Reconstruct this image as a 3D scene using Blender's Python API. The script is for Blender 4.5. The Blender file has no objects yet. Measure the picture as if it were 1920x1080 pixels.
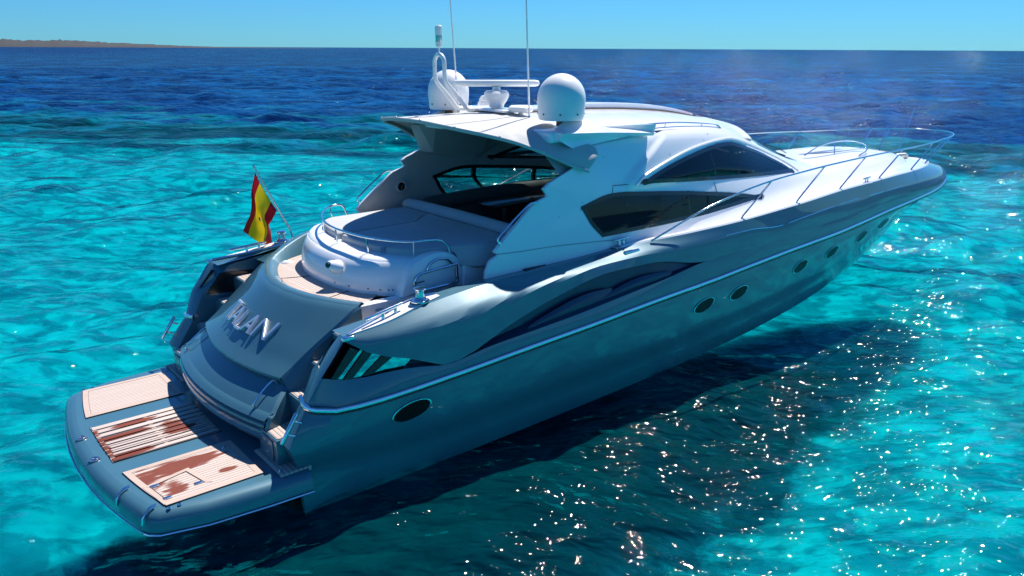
import bpy, math, random
import numpy as np
from mathutils import Matrix, Vector

sc = bpy.context.scene
COL = sc.collection
R = math.radians

# ------------------------------------------------------------------ camera, sky, sun, exposure
# "boat frame": x forward, y to port, z up.  The yacht lies a quarter degree off level in the swell.
nz = Vector((0.001, -0.0045, 1.0)).normalized()
M = nz.rotation_difference(Vector((0, 0, 1))).to_matrix().to_4x4()
SEA = -0.39
F_PX, PITCH, ROLL, HEAD = 1473.0, 0.2934389, 0.00122, 0.88261
CAM_POS = Vector((-2.788, -12.261, 6.2))
fw = Vector((math.cos(HEAD) * math.cos(PITCH), math.sin(HEAD) * math.cos(PITCH), -math.sin(PITCH)))
rt = Vector((math.sin(HEAD), -math.cos(HEAD), 0))
up = rt.cross(fw)
rt2 = math.cos(ROLL) * rt + math.sin(ROLL) * up
up2 = -math.sin(ROLL) * rt + math.cos(ROLL) * up
cm = Matrix((rt2, up2, -fw)).transposed().to_4x4()
cm.translation = CAM_POS
cd = bpy.data.cameras.new("camera")
cd.sensor_width = 36.0
cd.lens = F_PX / 1920.0 * 36.0
cd.clip_start, cd.clip_end = 0.1, 60000.0
cam = bpy.data.objects.new("camera", cd)
COL.objects.link(cam)
cam.matrix_world = M @ cm
sc.camera = cam

SUN_AZ, SUN_EL = R(22.5), R(56.0)          # azimuth from the bow, towards port
sd = Vector((math.cos(SUN_AZ) * math.cos(SUN_EL), math.sin(SUN_AZ) * math.cos(SUN_EL), math.sin(SUN_EL)))
w = bpy.data.worlds.new("World")
sc.world = w
w.use_nodes = True
nt = w.node_tree
nt.nodes.clear()
sky = nt.nodes.new("ShaderNodeTexSky")
sky.sky_type = 'NISHITA'
sky.sun_disc = False
sky.sun_elevation = SUN_EL
sky.sun_rotation = math.atan2(sd.x, sd.y)
sky.altitude = 0
sky.air_density = 1.0
sky.dust_density = 0.0
sky.ozone_density = 5.0
bgn = nt.nodes.new("ShaderNodeBackground")
bgn.inputs[1].default_value = 0.08
wo = nt.nodes.new("ShaderNodeOutputWorld")
tint = nt.nodes.new("ShaderNodeMix")
tint.data_type = 'RGBA'
tint.blend_type = 'MULTIPLY'
tint.inputs[0].default_value = 1.0
tint.inputs[7].default_value = (.21, .61, 1.03, 1)      # clear, slightly cyan maritime air
nt.links.new(sky.outputs[0], tint.inputs[6])
nt.links.new(tint.outputs[2], bgn.inputs[0])
nt.links.new(bgn.outputs[0], wo.inputs[0])
sl = bpy.data.lights.new("sun", 'SUN')
sl.energy = 5.0
sl.angle = R(0.53)
sl.color = (1.0, 0.96, 0.9)
so = bpy.data.objects.new("sun", sl)
COL.objects.link(so)
so.rotation_euler = sd.to_track_quat('Z', 'Y').to_euler()
so.location = (0, 0, 40)
vs = sc.view_settings
sc.display_settings.display_device = 'sRGB'
vs.view_transform = 'Standard'
vs.look = 'None'
vs.exposure = 0.56
vs.gamma = 1.0
sc.cycles.use_denoising = True
sc.cycles.denoising_prefilter = 'NONE'
sc.cycles.max_bounces = 8
sc.cycles.transparent_max_bounces = 12
sc.cycles.sample_clamp_indirect = 6.0
sc.cycles.caustics_reflective = False
sc.cycles.caustics_refractive = False

# ------------------------------------------------------------------ node helpers
class NT:
    def __init__(s, name):
        s.m = bpy.data.materials.new(name)
        s.m.use_nodes = True
        s.t = s.m.node_tree
        s.t.nodes.clear()
        s.out = s.n("OutputMaterial")
    def n(s, typ, **kw):
        nd = s.t.nodes.new("ShaderNode" + typ)
        for k, v in kw.items():
            setattr(nd, k, v)
        return nd
    def l(s, a, b):
        s.t.links.new(a, b)
    def put(s, sock, v):
        if hasattr(v, "is_output") or isinstance(v, bpy.types.NodeSocket):
            s.l(v, sock)
        else:
            if isinstance(v, tuple) and len(v) == 3 and sock.type == 'RGBA':
                v = (*v, 1)
            sock.default_value = v
    def math(s, op, a, b=0.0, c=0.0, clamp=False):
        nd = s.n("Math", operation=op, use_clamp=clamp)
        s.put(nd.inputs[0], a); s.put(nd.inputs[1], b); s.put(nd.inputs[2], c)
        return nd.outputs[0]
    def obj(s):
        return s.n("TexCoord").outputs["Object"]
    def pos(s):
        return s.n("NewGeometry").outputs["Position"]
    def xyz(s, v):
        nd = s.n("SeparateXYZ"); s.l(v, nd.inputs[0]); return nd.outputs
    def comb(s, x, y, z):
        nd = s.n("CombineXYZ"); s.put(nd.inputs[0], x); s.put(nd.inputs[1], y); s.put(nd.inputs[2], z); return nd.outputs[0]
    def scale(s, v, sx, sy, sz):
        nd = s.n("VectorMath", operation='MULTIPLY'); s.l(v, nd.inputs[0]); nd.inputs[1].default_value = (sx, sy, sz); return nd.outputs[0]
    def noise(s, v, scale, detail=3, rough=.5, dist=0.0):
        nd = s.n("TexNoise"); s.l(v, nd.inputs["Vector"])
        nd.inputs["Scale"].default_value = scale; nd.inputs["Detail"].default_value = detail
        nd.inputs["Roughness"].default_value = rough; nd.inputs["Distortion"].default_value = dist
        return nd.outputs["Fac"]
    def ramp(s, v, a, b, lo=0.0, hi=1.0):
        nd = s.n("MapRange", interpolation_type='SMOOTHSTEP')
        s.put(nd.inputs[0], v); nd.inputs[1].default_value = a; nd.inputs[2].default_value = b
        nd.inputs[3].default_value = lo; nd.inputs[4].default_value = hi
        return nd.outputs[0]
    def mix(s, f, a, b):
        nd = s.n("Mix", data_type='RGBA'); s.put(nd.inputs[0], f); s.put(nd.inputs[6], a); s.put(nd.inputs[7], b)
        return nd.outputs[2]
    def bsdf(s, base, rough=.4, metal=0.0, coat=0.0, coat_rough=.05, spec=.5, normal=None, ior=1.5):
        b = s.n("BsdfPrincipled")
        s.put(b.inputs["Base Color"], base); s.put(b.inputs["Roughness"], rough); s.put(b.inputs["Metallic"], metal)
        s.put(b.inputs["Coat Weight"], coat); b.inputs["Coat Roughness"].default_value = coat_rough
        b.inputs["Specular IOR Level"].default_value = spec; b.inputs["IOR"].default_value = ior
        if normal is not None: s.l(normal, b.inputs["Normal"])
        s.l(b.outputs[0], s.out.inputs[0])
        return b
    def bump(s, h, strength=.2, dist=.01, normal=None):
        b = s.n("Bump"); s.l(h, b.inputs["Height"]); b.inputs["Strength"].default_value = strength; b.inputs["Distance"].default_value = dist
        if normal is not None: s.l(normal, b.inputs["Normal"])
        return b.outputs[0]

def plain(name, base, rough, metal=0.0, coat=0.0, var=.06, bump=0.0, bscale=60, spec=.5):
    t = NT(name); o = t.obj()
    n1 = t.noise(o, 1.7, 4, .6)
    d = tuple(c * (1 - var) for c in base); e = tuple(min(1, c * (1 + var)) for c in base)
    colr = t.mix(n1, d, e)
    r = t.ramp(t.noise(o, 4.0, 4), .3, .7, rough * .85, rough * 1.15)
    nm = t.bump(t.noise(o, bscale, 3), bump, .004) if bump else None
    t.bsdf(colr, r, metal, coat, normal=nm, spec=spec)
    return t.m

MT = {}
def build_materials():
    # grey-blue metallic hull paint
    t = NT("hull_paint"); o = t.obj()
    colr = t.mix(t.noise(o, .6, 4), (.040, .136, .184), (.048, .152, .204))
    b = t.bsdf(colr, t.ramp(t.noise(o, 2.5, 4), .3, .7, .45, .5), .12, 1.0, .02, normal=t.bump(t.noise(o, .5, 1), .012, .05))
    MT['hull'] = t.m
    MT['recess'] = plain("recess_painted_shade", (.008, .040, .085), .35, .0, .22)  # dark navy: the hollows' shade and sky reflection are put into this colour
    MT['white'] = plain("white_gelcoat", (.86, .87, .875), .22, 0, .6, .02)
    MT['cap'] = plain("pale_deck_paint", (.72, .70, .67), .5, 0, 0, .05, .2, 200)
    MT['nonskid'] = plain("nonskid_white", (.74, .75, .76), .6, 0, 0, .03, .25, 250)
    MT['liner'] = plain("grey_liner", (.46, .47, .465), .6, 0, 0, .05)
    MT['dark'] = plain("dark_interior", (.02, .02, .022), .7)
    MT['black'] = plain("black_trim", (.008, .009, .01), .25, 0, .3)
    MT['antifoul'] = plain("black_antifouling", (.010, .012, .016), .6)
    MT['chrome'] = plain("polished_steel", (.78, .79, .80), .08, 1.0, 0, .02)
    MT['mirror'] = plain("mirrored_glass", (.16, .66, .62), .03, 1.0, 0, .02, .05, 3)
    MT['rubber'] = plain("dark_rubber", (.03, .035, .04), .6)
    MT['awning'] = plain("grey_canvas", (.50, .50, .49), .85, 0, 0, .05, .5, 160)
    MT['plastic'] = plain("white_plastic", (.82, .82, .80), .35, 0, 0, .02)
    MT['rust'] = plain("rusty_steel", (.16, .11, .08), .7, .3, 0, .4)
    MT['port_glass'] = plain("dark_porthole_glass", (.003, .005, .006), .35, 0, 0, .1, spec=.12)
    MT['letter'] = plain("satin_steel_letters", (.80, .81, .82), .32, .75, 0, .03)
    MT['steel_dull'] = plain("brushed_steel", (.55, .56, .56), .3, 1.0, 0, .08)
    MT['carpet'] = plain("dark_carpet", (.035, .032, .03), .9, 0, 0, .1, .3, 200)
    MT['red'] = plain("flag_red", (.50, .008, .02), .8)
    MT['orange'] = plain("orange_plastic", (.7, .2, .04), .5)
    # cushions: grey woven vinyl
    t = NT("grey_cushion"); o = t.obj()
    colr = t.mix(t.noise(o, 2.2, 5, .6), (.40, .41, .42), (.50, .51, .515))
    t.bsdf(colr, .75, normal=t.bump(t.noise(o, 5, 3), .35, .03, t.bump(t.noise(o, 300, 2), .2, .002)))
    MT['cushion'] = t.m
    MT['sofa'] = plain("dark_grey_upholstery", (.10, .10, .10), .7, 0, 0, .1, .3, 40)
    # teak: planks along x, black caulking
    def teak(name, wet, cell=.062, dark=1.0, along='x'):
        t = NT(name); o = t.obj(); x, y, z = t.xyz(o)
        if along == 'y': x, y = y, x
        row = t.math('FRACT', t.math('DIVIDE', y, cell))
        caulk = t.math('LESS_THAN', row, .15)
        pid = t.math('FLOOR', t.math('DIVIDE', y, cell))
        tone = t.noise(t.comb(t.math('MULTIPLY', x, .25), t.math('MULTIPLY', pid, 7.31), 0), 1.3, 2)
        grain = t.noise(t.comb(t.math('MULTIPLY', x, 2.0), t.math('MULTIPLY', y, 40), 0), 1.5, 4, .65)
        c = t.mix(tone, (.50 * dark, .40 * dark, .345 * dark), (.70 * dark, .585 * dark, .52 * dark))
        c = t.mix(t.math('MULTIPLY', grain, .35), c, (.33 * dark, .22 * dark, .16 * dark))
        if wet:
            st = t.comb(t.math('MULTIPLY', x, 1.0), t.math('MULTIPLY', t.math('ADD', pid, t.math('MULTIPLY', row, .25)), .85 if cell < .1 else 2.1), 3.3)
            blot = t.noise(st, 1.0, 5, .6, .1)
            for (cx, cy, rx, ry, amt) in wet:
                dx = t.math('DIVIDE', t.math('SUBTRACT', x, cx), rx); dy = t.math('DIVIDE', t.math('SUBTRACT', y, cy), ry)
                d2 = t.math('ADD', t.math('MULTIPLY', dx, dx), t.math('MULTIPLY', dy, dy))
                v = t.math('SUBTRACT', t.math('ADD', blot, amt), t.math('MULTIPLY', d2, .35))
                k = t.ramp(v, .46, .60)
                c = t.mix(k, c, t.mix(grain, (.11, .014, .004), (.27, .045, .010)))
        c = t.mix(t.math('MULTIPLY', caulk, .85), c, (.03, .022, .02))
        t.bsdf(c, .65, normal=t.bump(grain, .15, .003))
        MT[name] = t.m
    teak("teak_clean", [])
    teak("teak_stained", [(-.05, -1.42, .62, .22, .34), (-.55, -1.55, .30, .40, .22), (-.30, -2.0, .22, .30, .16), (.42, -1.95, .18, .1, .12)])
    teak("teak_grating", [(-.50, .10, .5, .12, .26), (-.62, -.60, .45, .12, .32), (.3, -.1, .3, .45, .16), (-.2, .45, .5, .1, .14), (-.78, 0, .10, .8, .2)], .175)
    teak("teak_walk", [], .05, along='y')
    teak("teak_tread", [], .07, along='y')
    MT['teak_mar'] = plain('teak_margin', (.50, .38, .31), .6, 0, 0, .15, .2, 60)
    # dining table: dark varnished wood
    t = NT("varnished_wood"); o = t.obj()
    g = t.noise(t.scale(o, 1.2, 14, 3), 2.5, 5, .6)
    t.bsdf(t.mix(g, (.05, .022, .012), (.12, .05, .025)), .2, 0, .8)
    MT['wood'] = t.m
    # tinted glass: clear tint + fresnel mirror
    def glass(name, tint, ior=1.5):
        t = NT(name)
        tr = t.n("BsdfTransparent"); tr.inputs[0].default_value = (*tint, 1)
        gl = t.n("BsdfGlossy"); gl.inputs["Roughness"].default_value = .02
        lw = t.n("LayerWeight"); lw.inputs[0].default_value = .5
        fac = t.math('ADD', .045, t.math('MULTIPLY', .95, t.math('POWER', lw.outputs["Facing"], 5.0)))
        mx = t.n("MixShader"); t.l(fac, mx.inputs[0]); t.l(tr.outputs[0], mx.inputs[1]); t.l(gl.outputs[0], mx.inputs[2])
        t.l(mx.outputs[0], t.out.inputs[0]); MT[name] = t.m
    glass("glass", (.22, .29, .29))
    glass("glass_dark", (.10, .11, .115))
    # spanish ensign cloth: stripes across the hoist
    t = NT("flag_cloth")
    uv = t.n("UVMap").outputs[0]; u, v, _ = t.xyz(uv)
    band = t.math('MULTIPLY', t.math('GREATER_THAN', v, .25), t.math('LESS_THAN', v, .75))
    c = t.mix(band, (.42, .006, .018), (.80, .56, .01))
    b = t.bsdf(c, .8)
    tl = t.n("BsdfTranslucent"); t.l(c, tl.inputs[0])
    mx = t.n("MixShader"); mx.inputs[0].default_value = .35
    t.l(b.outputs[0], mx.inputs[1]); t.l(tl.outputs[0], mx.inputs[2]); t.l(mx.outputs[0], t.out.inputs[0])
    MT['flag'] = t.m
    MT['crest'] = plain("flag_crest_violet", (.18, .10, .42), .8)
build_materials()

# ------------------------------------------------------------------ mesh helpers
def link(name, me, mat, parent=None, sharp=38):
    o = bpy.data.objects.new(name, me)
    COL.objects.link(o)
    if mat is not None:
        me.materials.append(MT[mat] if isinstance(mat, str) else mat)
    if parent is not None:
        o.parent = parent
    return o

def mesh(name, v, f, mat, parent=None, sharp=38, smooth=True, flip=False):
    v = np.asarray(v, float)
    if flip:
        v = v * np.array([1, -1, 1]); f = [tuple(reversed(q)) for q in f]
    me = bpy.data.meshes.new(name)
    me.from_pydata([tuple(p) for p in v], [], [tuple(int(i) for i in q) for q in f])
    me.validate(); me.update()
    if smooth:
        me.polygons.foreach_set("use_smooth", [True] * len(me.polygons))
        me.set_sharp_from_angle(angle=R(sharp))
    return link(name, me, mat, parent)

def join(parts):
    V, Fc, k = [], [], 0
    for v, f in parts:
        v = np.asarray(v, float)
        V.append(v); Fc += [tuple(i + k for i in q) for q in f]; k += len(v)
    return np.vstack(V), Fc

def mirrored(v, f):
    v = np.asarray(v, float)
    return join([(v, f), (v * np.array([1, -1, 1]), [tuple(reversed(q)) for q in f])])

def grid(rows, close=False):
    rows = [np.asarray(r, float) for r in rows]
    m, n = len(rows), len(rows[0])
    v = np.vstack(rows); f = []
    for i in range(m - 1):
        for j in range(n - 1):
            a = i * n + j; f.append((a, a + 1, a + n + 1, a + n))
        if close:
            a = i * n + n - 1; f.append((a, i * n, (i + 1) * n, a + n))
    return v, f

def pchip(x, y, q):
    x = np.asarray(x, float); y = np.asarray(y, float); q = np.asarray(q, float)
    h = np.diff(x); d = np.diff(y) / h; m = np.zeros(len(x))
    for i in range(1, len(x) - 1):
        if d[i - 1] * d[i] > 0:
            w1 = 2 * h[i] + h[i - 1]; w2 = h[i] + 2 * h[i - 1]
            m[i] = (w1 + w2) / (w1 / d[i - 1] + w2 / d[i])
    m[0], m[-1] = d[0], d[-1]
    k = np.clip(np.searchsorted(x, q) - 1, 0, len(h) - 1)
    t = np.clip((q - x[k]) / h[k], 0, 1); H = h[k]
    return ((2*t**3-3*t**2+1)*y[k] + (t**3-2*t**2+t)*H*m[k] + (-2*t**3+3*t**2)*y[k+1] + (t**3-t**2)*H*m[k+1])

def cr(P, n):
    """Catmull-Rom through P, n points evenly spaced along it."""
    P = np.asarray(P, float)
    if len(P) == 2:
        t = np.linspace(0, 1, n)[:, None]; return P[0] * (1 - t) + P[1] * t
    Q = np.vstack([2 * P[0] - P[1], P, 2 * P[-1] - P[-2]]); out = []
    for i in range(len(P) - 1):
        a, b, c, d = Q[i:i + 4]
        t = np.linspace(0, 1, 24, endpoint=False)[:, None]
        out.append(.5 * (2*b + (c-a)*t + (2*a-5*b+4*c-d)*t*t + (3*b-a-3*c+d)*t**3))
    out = np.vstack(out + [P[-1:]])
    s = np.concatenate([[0], np.cumsum(np.linalg.norm(np.diff(out, axis=0), axis=1))])
    q = np.linspace(0, s[-1], n)
    return np.stack([np.interp(q, s, out[:, k]) for k in range(3)], 1)

def tube(P, r, k=10, caps=True, closed=False):
    P = np.asarray(P, float); n = len(P)
    rad = np.full(n, r) if np.isscalar(r) else np.asarray(r, float)
    T = np.gradient(P, axis=0)
    if closed:
        T = np.roll(P, -1, 0) - np.roll(P, 1, 0)
    T /= np.linalg.norm(T, axis=1)[:, None] + 1e-12
    u = np.cross(T[0], [0, 0, 1.0])
    if np.linalg.norm(u) < .1: u = np.cross(T[0], [1.0, 0, 0])
    u /= np.linalg.norm(u); rows = []
    a = np.linspace(0, 2 * math.pi, k, endpoint=False)
    for i in range(n):
        u = u - T[i] * (u @ T[i]); u /= np.linalg.norm(u); b = np.cross(T[i], u)
        rows.append(P[i] + rad[i] * (np.cos(a)[:, None] * u + np.sin(a)[:, None] * b))
    if closed: rows.append(rows[0])
    v, f = grid(rows, True)
    if caps and not closed:
        f.append(tuple(range(k - 1, -1, -1))); f.append(tuple(range((n - 1) * k, n * k)))
    return v, f

def lathe(prof, cx, cy, cz=0.0, k=40, axis=None):
    rows = []
    a = np.linspace(0, 2 * math.pi, k, endpoint=False)
    for r, z in prof:
        rows.append(np.stack([cx + r * np.cos(a), cy + r * np.sin(a), np.full(k, cz + z)], 1))
    v, f = grid(rows, True)
    if prof[0][0] > 1e-4: f.append(tuple(range(k - 1, -1, -1)))
    if prof[-1][0] > 1e-4: f.append(tuple(range((len(prof) - 1) * k, len(prof) * k)))
    return v, f

def orient(v, origin, zdir, xdir=(1, 0, 0)):
    z = Vector(zdir).normalized(); x = Vector(xdir); x = (x - z * x.dot(z)).normalized(); y = z.cross(x)
    m = np.array([x, y, z])
    return np.asarray(v) @ m + np.asarray(origin, float)

def rbox(x0, x1, y0, y1, z0, z1, r=.02, seg=3, k=4):
    """box with rounded vertical corners and rounded top and bottom edges"""
    r = min(r, (x1-x0)/2.01, (y1-y0)/2.01, (z1-z0)/2.01)
    def ring(ins, z):
        pts = []
        for cx, cy, a0 in ((x1-r, y1-r, 0), (x0+r, y1-r, 90), (x0+r, y0+r, 180), (x1-r, y0+r, 270)):
            for i in range(k + 1):
                a = R(a0 + 90 * i / k); pts.append((cx + (r-ins)*math.cos(a), cy + (r-ins)*math.sin(a), z))
        return pts
    rows = []
    for i in range(seg + 1):
        a = R(90 * i / seg); rows.append(ring(r - r*math.sin(a), z0 + r - r*math.cos(a)))
    for i in range(seg + 1):
        a = R(90 * i / seg); rows.append(ring(r - r*math.cos(a), z1 - r + r*math.sin(a)))
    v, f = grid(rows, True); n = len(rows[0])
    f.append(tuple(range(n - 1, -1, -1))); f.append(tuple(range((len(rows)-1)*n, len(rows)*n)))
    return v, f

def prism(poly, z0, z1, bev=.0):
    """poly: list of (x,y) counter-clockwise; optional rounded top edge by inset"""
    P = np.asarray(poly, float); n = len(P)
    def inset(d):
        out = []
        for i in range(n):
            a, b, c = P[i-1], P[i], P[(i+1) % n]
            e1 = (b-a)/(np.linalg.norm(b-a)+1e-9); e2 = (c-b)/(np.linalg.norm(c-b)+1e-9)
            n1 = np.array([-e1[1], e1[0]]); n2 = np.array([-e2[1], e2[0]])
            m = n1 + n2; m = m/(m@m+1e-9)*2*d if (m@m) > .2 else n1*d
            out.append(b + m*1.0 if True else b)
        return np.array(out)
    rows = [np.c_[P, np.full(n, z0)]]
    if bev:
        for a in (0, 30, 60, 90):
            q = inset(bev*(1-math.cos(R(a)))); rows.append(np.c_[q, np.full(n, z1-bev+bev*math.sin(R(a)))])
    else:
        rows.append(np.c_[P, np.full(n, z1)])
    v, f = grid(rows, True)
    f.append(tuple(range(n-1, -1, -1))); f.append(tuple(range((len(rows)-1)*n, len(rows)*n)))
    return v, f

def inside(px, py, poly):
    c = np.zeros(np.shape(px), bool); j = len(poly) - 1
    for i in range(len(poly)):
        xi, yi = poly[i]; xj, yj = poly[j]
        c ^= ((yi > py) != (yj > py)) & (px < (xj-xi)*(py-yi)/(yj-yi+1e-12)+xi)
        j = i
    return c

def empty(name, loc=(0, 0, 0), parent=None):
    o = bpy.data.objects.new(name, None); COL.objects.link(o)
    o.empty_display_size = .5
    o.location = loc
    if parent is not None: o.parent = parent
    return o

# ------------------------------------------------------------------ yacht root
yacht = empty("motor_yacht")
yacht.matrix_world = M
yacht["label"] = "long grey-blue motor yacht with white cabin and two white roof domes, lying on turquoise water"
yacht["category"] = "yacht"

# ------------------------------------------------------------------ hull: longitudinal lines, starboard side (y > 0 here = outboard, flipped below)
NST = 150
tt = np.linspace(0, 1, NST)
SS = 1 - (1 - tt) ** 1.9           # stations crowd towards the bow
def line(P, stations=SS):
    P = np.asarray(P, float); xs, xe = P[0, 0], P[-1, 0]
    q = lambda x: np.sqrt(np.maximum(xe - x, 0) + 1e-4)
    x = xs + (xe - xs) * stations
    o = np.argsort(q(P[:, 0])); qq = q(P[:, 0])[o]
    return np.stack([x, -pchip(qq, P[o, 1], q(x)), pchip(qq, P[o, 2], q(x))], 1)
L = {}
L['keel'] = line([(1.35,0,-1.2),(8,0,-1.25),(16,0,-1.2),(20,0,-.9),(22.5,0,-.35),(24,0,.3),(25.0,0,.95)])
L['chine'] = line([(1.30,2.50,-.34),(4,2.56,-.30),(8,2.54,-.24),(12,2.42,-.12),(15,2.2,.05),(18,1.80,.34),(21,1.22,.72),(23.5,.55,1.05),(25.2,0,1.22)])
L['knuck'] = line([(1.22,2.55,.42),(2.5,2.68,.30),(4,2.72,.28),(8,2.72,.34),(12,2.62,.48),(15,2.42,.65),(18,2.05,.88),(21,1.5,1.2),(23.7,.75,1.48),(25.5,0,1.6)])
L['mid'] = line([(1.06,2.70,.86),(1.8,2.86,.86),(4,2.92,.88),(8,2.93,1.0),(12,2.86,1.2),(15,2.68,1.32),(18,2.34,1.5),(21,1.85,1.7),(23.8,1.05,1.84),(25.8,0,1.9)])
RUB = [(1.40,2.60,1.37),(1.52,2.78,1.345),(1.85,2.925,1.335),(2.55,2.985,1.345),(3.65,3.0,1.39),(5.3,3.02,1.485),(6.8,3.04,1.57),(8.4,3.03,1.66),(10.15,3.01,1.735),(11.4,2.99,1.81),(13.2,2.92,1.885),(15.3,2.81,1.94),(16.9,2.66,1.99),(18.5,2.50,2.05),(20.4,2.30,2.09),(22.4,2.02,2.12),(24.2,1.56,2.14),(25.3,1.10,2.16),(26.0,.5,2.17),(26.2,0,2.18)]
L['rub'] = line(RUB)
PIN = 3.6
L['RA'] = line([(1.60,2.72,1.80),(2.1,2.84,1.70),(2.65,2.90,1.70),(3.0,2.93,1.67),(3.6,2.97,1.585),(4.35,2.98,1.68),(5.1,2.985,1.73),(6.3,2.99,1.81),(7.6,2.99,1.93),(8.6,2.985,2.02),(9.9,2.98,2.17),(12,2.96,2.2),(15,2.81,2.28),(18,2.56,2.34),(21,2.245,2.36),(23,1.89,2.38),(24.7,1.36,2.37),(25.7,.76,2.36),(26.08,0,2.35)])
L['RB'] = line([(1.97,2.75,2.28),(2.12,2.82,2.16),(2.45,2.90,1.99),(2.95,2.95,1.83),(3.6,2.97,1.585),(4.9,3.0,2.0),(5.9,3.0,2.26),(7.1,3.0,2.44),(8.2,2.99,2.42),(9.9,2.98,2.17),(12,2.96,2.2),(15,2.81,2.28),(18,2.56,2.34),(21,2.245,2.36),(23,1.89,2.38),(24.7,1.36,2.37),(25.7,.76,2.36),(26.08,0,2.35)])
L['sh'] = line([(1.99,2.74,2.30),(2.7,2.90,2.24),(3.5,2.95,2.26),(5,2.95,2.44),(7,2.94,2.59),(8.5,2.945,2.62),(9.9,2.95,2.60),(11.3,2.945,2.60),(12.5,2.92,2.52),(13.4,2.89,2.57),(15.2,2.76,2.63),(16.6,2.64,2.64),(18.8,2.46,2.63),(21,2.19,2.63),(23,1.78,2.61),(24.5,1.24,2.58),(25.4,.66,2.56),(25.75,0,2.55)])
TOE = [(2.01,2.73,2.315),(2.7,2.76,2.39),(3.5,2.65,2.51),(4.8,2.56,2.59),(6.6,2.60,2.655),(8.2,2.72,2.75),(9.5,2.85,2.78),(11,2.90,2.81),(13,2.85,2.87),(16,2.62,2.94),(18.5,2.40,2.94),(20.4,2.14,2.90),(22,1.79,2.85),(23.7,1.18,2.78),(24.4,.7,2.75),(24.7,0,2.73)]
L['toe'] = line(TOE)
# the recesses between RA and RB: pushed inboard, deepest towards their upper edge
ra, rb = L['RA'], L['RB']
gap = np.linalg.norm(rb - ra, axis=1)
aft = ra[:, 0] < PIN
depth = np.where(aft, .60 * np.minimum(gap, .5), .40 * gap)
rm = ra * .78 + rb * .22
rm[:, 1] += depth * .8             # inboard (y negative outboard)
rm2 = ra * .12 + rb * .88; rm2[:, 1] += depth

def lerp_rows(a, b, n, bulge=0.0):
    out = []
    for i in range(n):
        t = i / n; r = a * (1 - t) + b * t
        r = r.copy(); sgn = np.minimum(1, np.abs(r[:, 1]) / .6)
        r[:, 1] -= bulge * math.sin(math.pi * t) * sgn
        out.append(r)
    return out
bottom_rows = lerp_rows(L['keel'], L['chine'], 4) + [L['chine']]
boot = lerp_rows(L['chine'], L['knuck'], 4, .02)
top_rows = boot + lerp_rows(L['knuck'], L['mid'], 4, .025) + lerp_rows(L['mid'], L['rub'], 4, .015) + lerp_rows(L['rub'], ra, 4, .012) + [ra]
# upper body from RB over the rounded shoulder to the deck edge
nr = 10; upper = []
for i in range(nr + 1):
    upper.append(None)
for j in range(NST):
    p = cr([rb[j], rb[j]*.35 + L['sh'][j]*.65 + np.array([0, -.012 * min(1, -L['sh'][j][1]), 0]), L['sh'][j], L['toe'][j]], nr + 1)
    for i in range(nr + 1):
        if upper[i] is None: upper[i] = np.zeros((NST, 3))
        upper[i][j] = p[i]
v1, f1 = grid(top_rows); v2, f2 = grid(upper)
# aft face and inner wall of each quarter
oe = np.array([L['chine'][0], L['knuck'][0], L['mid'][0], L['rub'][0], ra[0], L['RB'][0], L['toe'][0]])
mid_e = oe.copy(); mid_e[:, 1] = oe[:, 1] * .5 - 1.18; mid_e[:, 0] += .0
ie = oe.copy(); ie[:, 1] = -2.32; ie[:, 0] += np.array([.06,.06,.06,.06,.06,.25,.35])
fe = ie.copy(); fe[:, 0] = 4.6; fe[-1, 2] = 2.56; fe[-2, 2] = 2.5
v3, f3 = grid([oe, mid_e, ie, fe])
f3 = [tuple(reversed(q)) for q in f3]
# top of the quarter between deck edge and inner wall
jj = [k for k in range(NST) if L['toe'][k][0] < 7.9]
te = L['toe'][jj]; ti = te.copy(); ti[:, 1] = np.maximum(np.interp(te[:, 0], [2, 4.7, 6, 8], [-2.32, -2.33, -2.40, -2.52]), te[:, 1] + .02); ti[:, 2] += .0
v4, f4 = grid([te, ti])
hv, hf = mirrored(*join([(v1, f1), (v2, f2), (v3, f3), (v4, f4)]))
hull = mesh("hull", hv, hf, 'hull', yacht, 30)
bv, bf = mirrored(*grid(bottom_rows))
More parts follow.
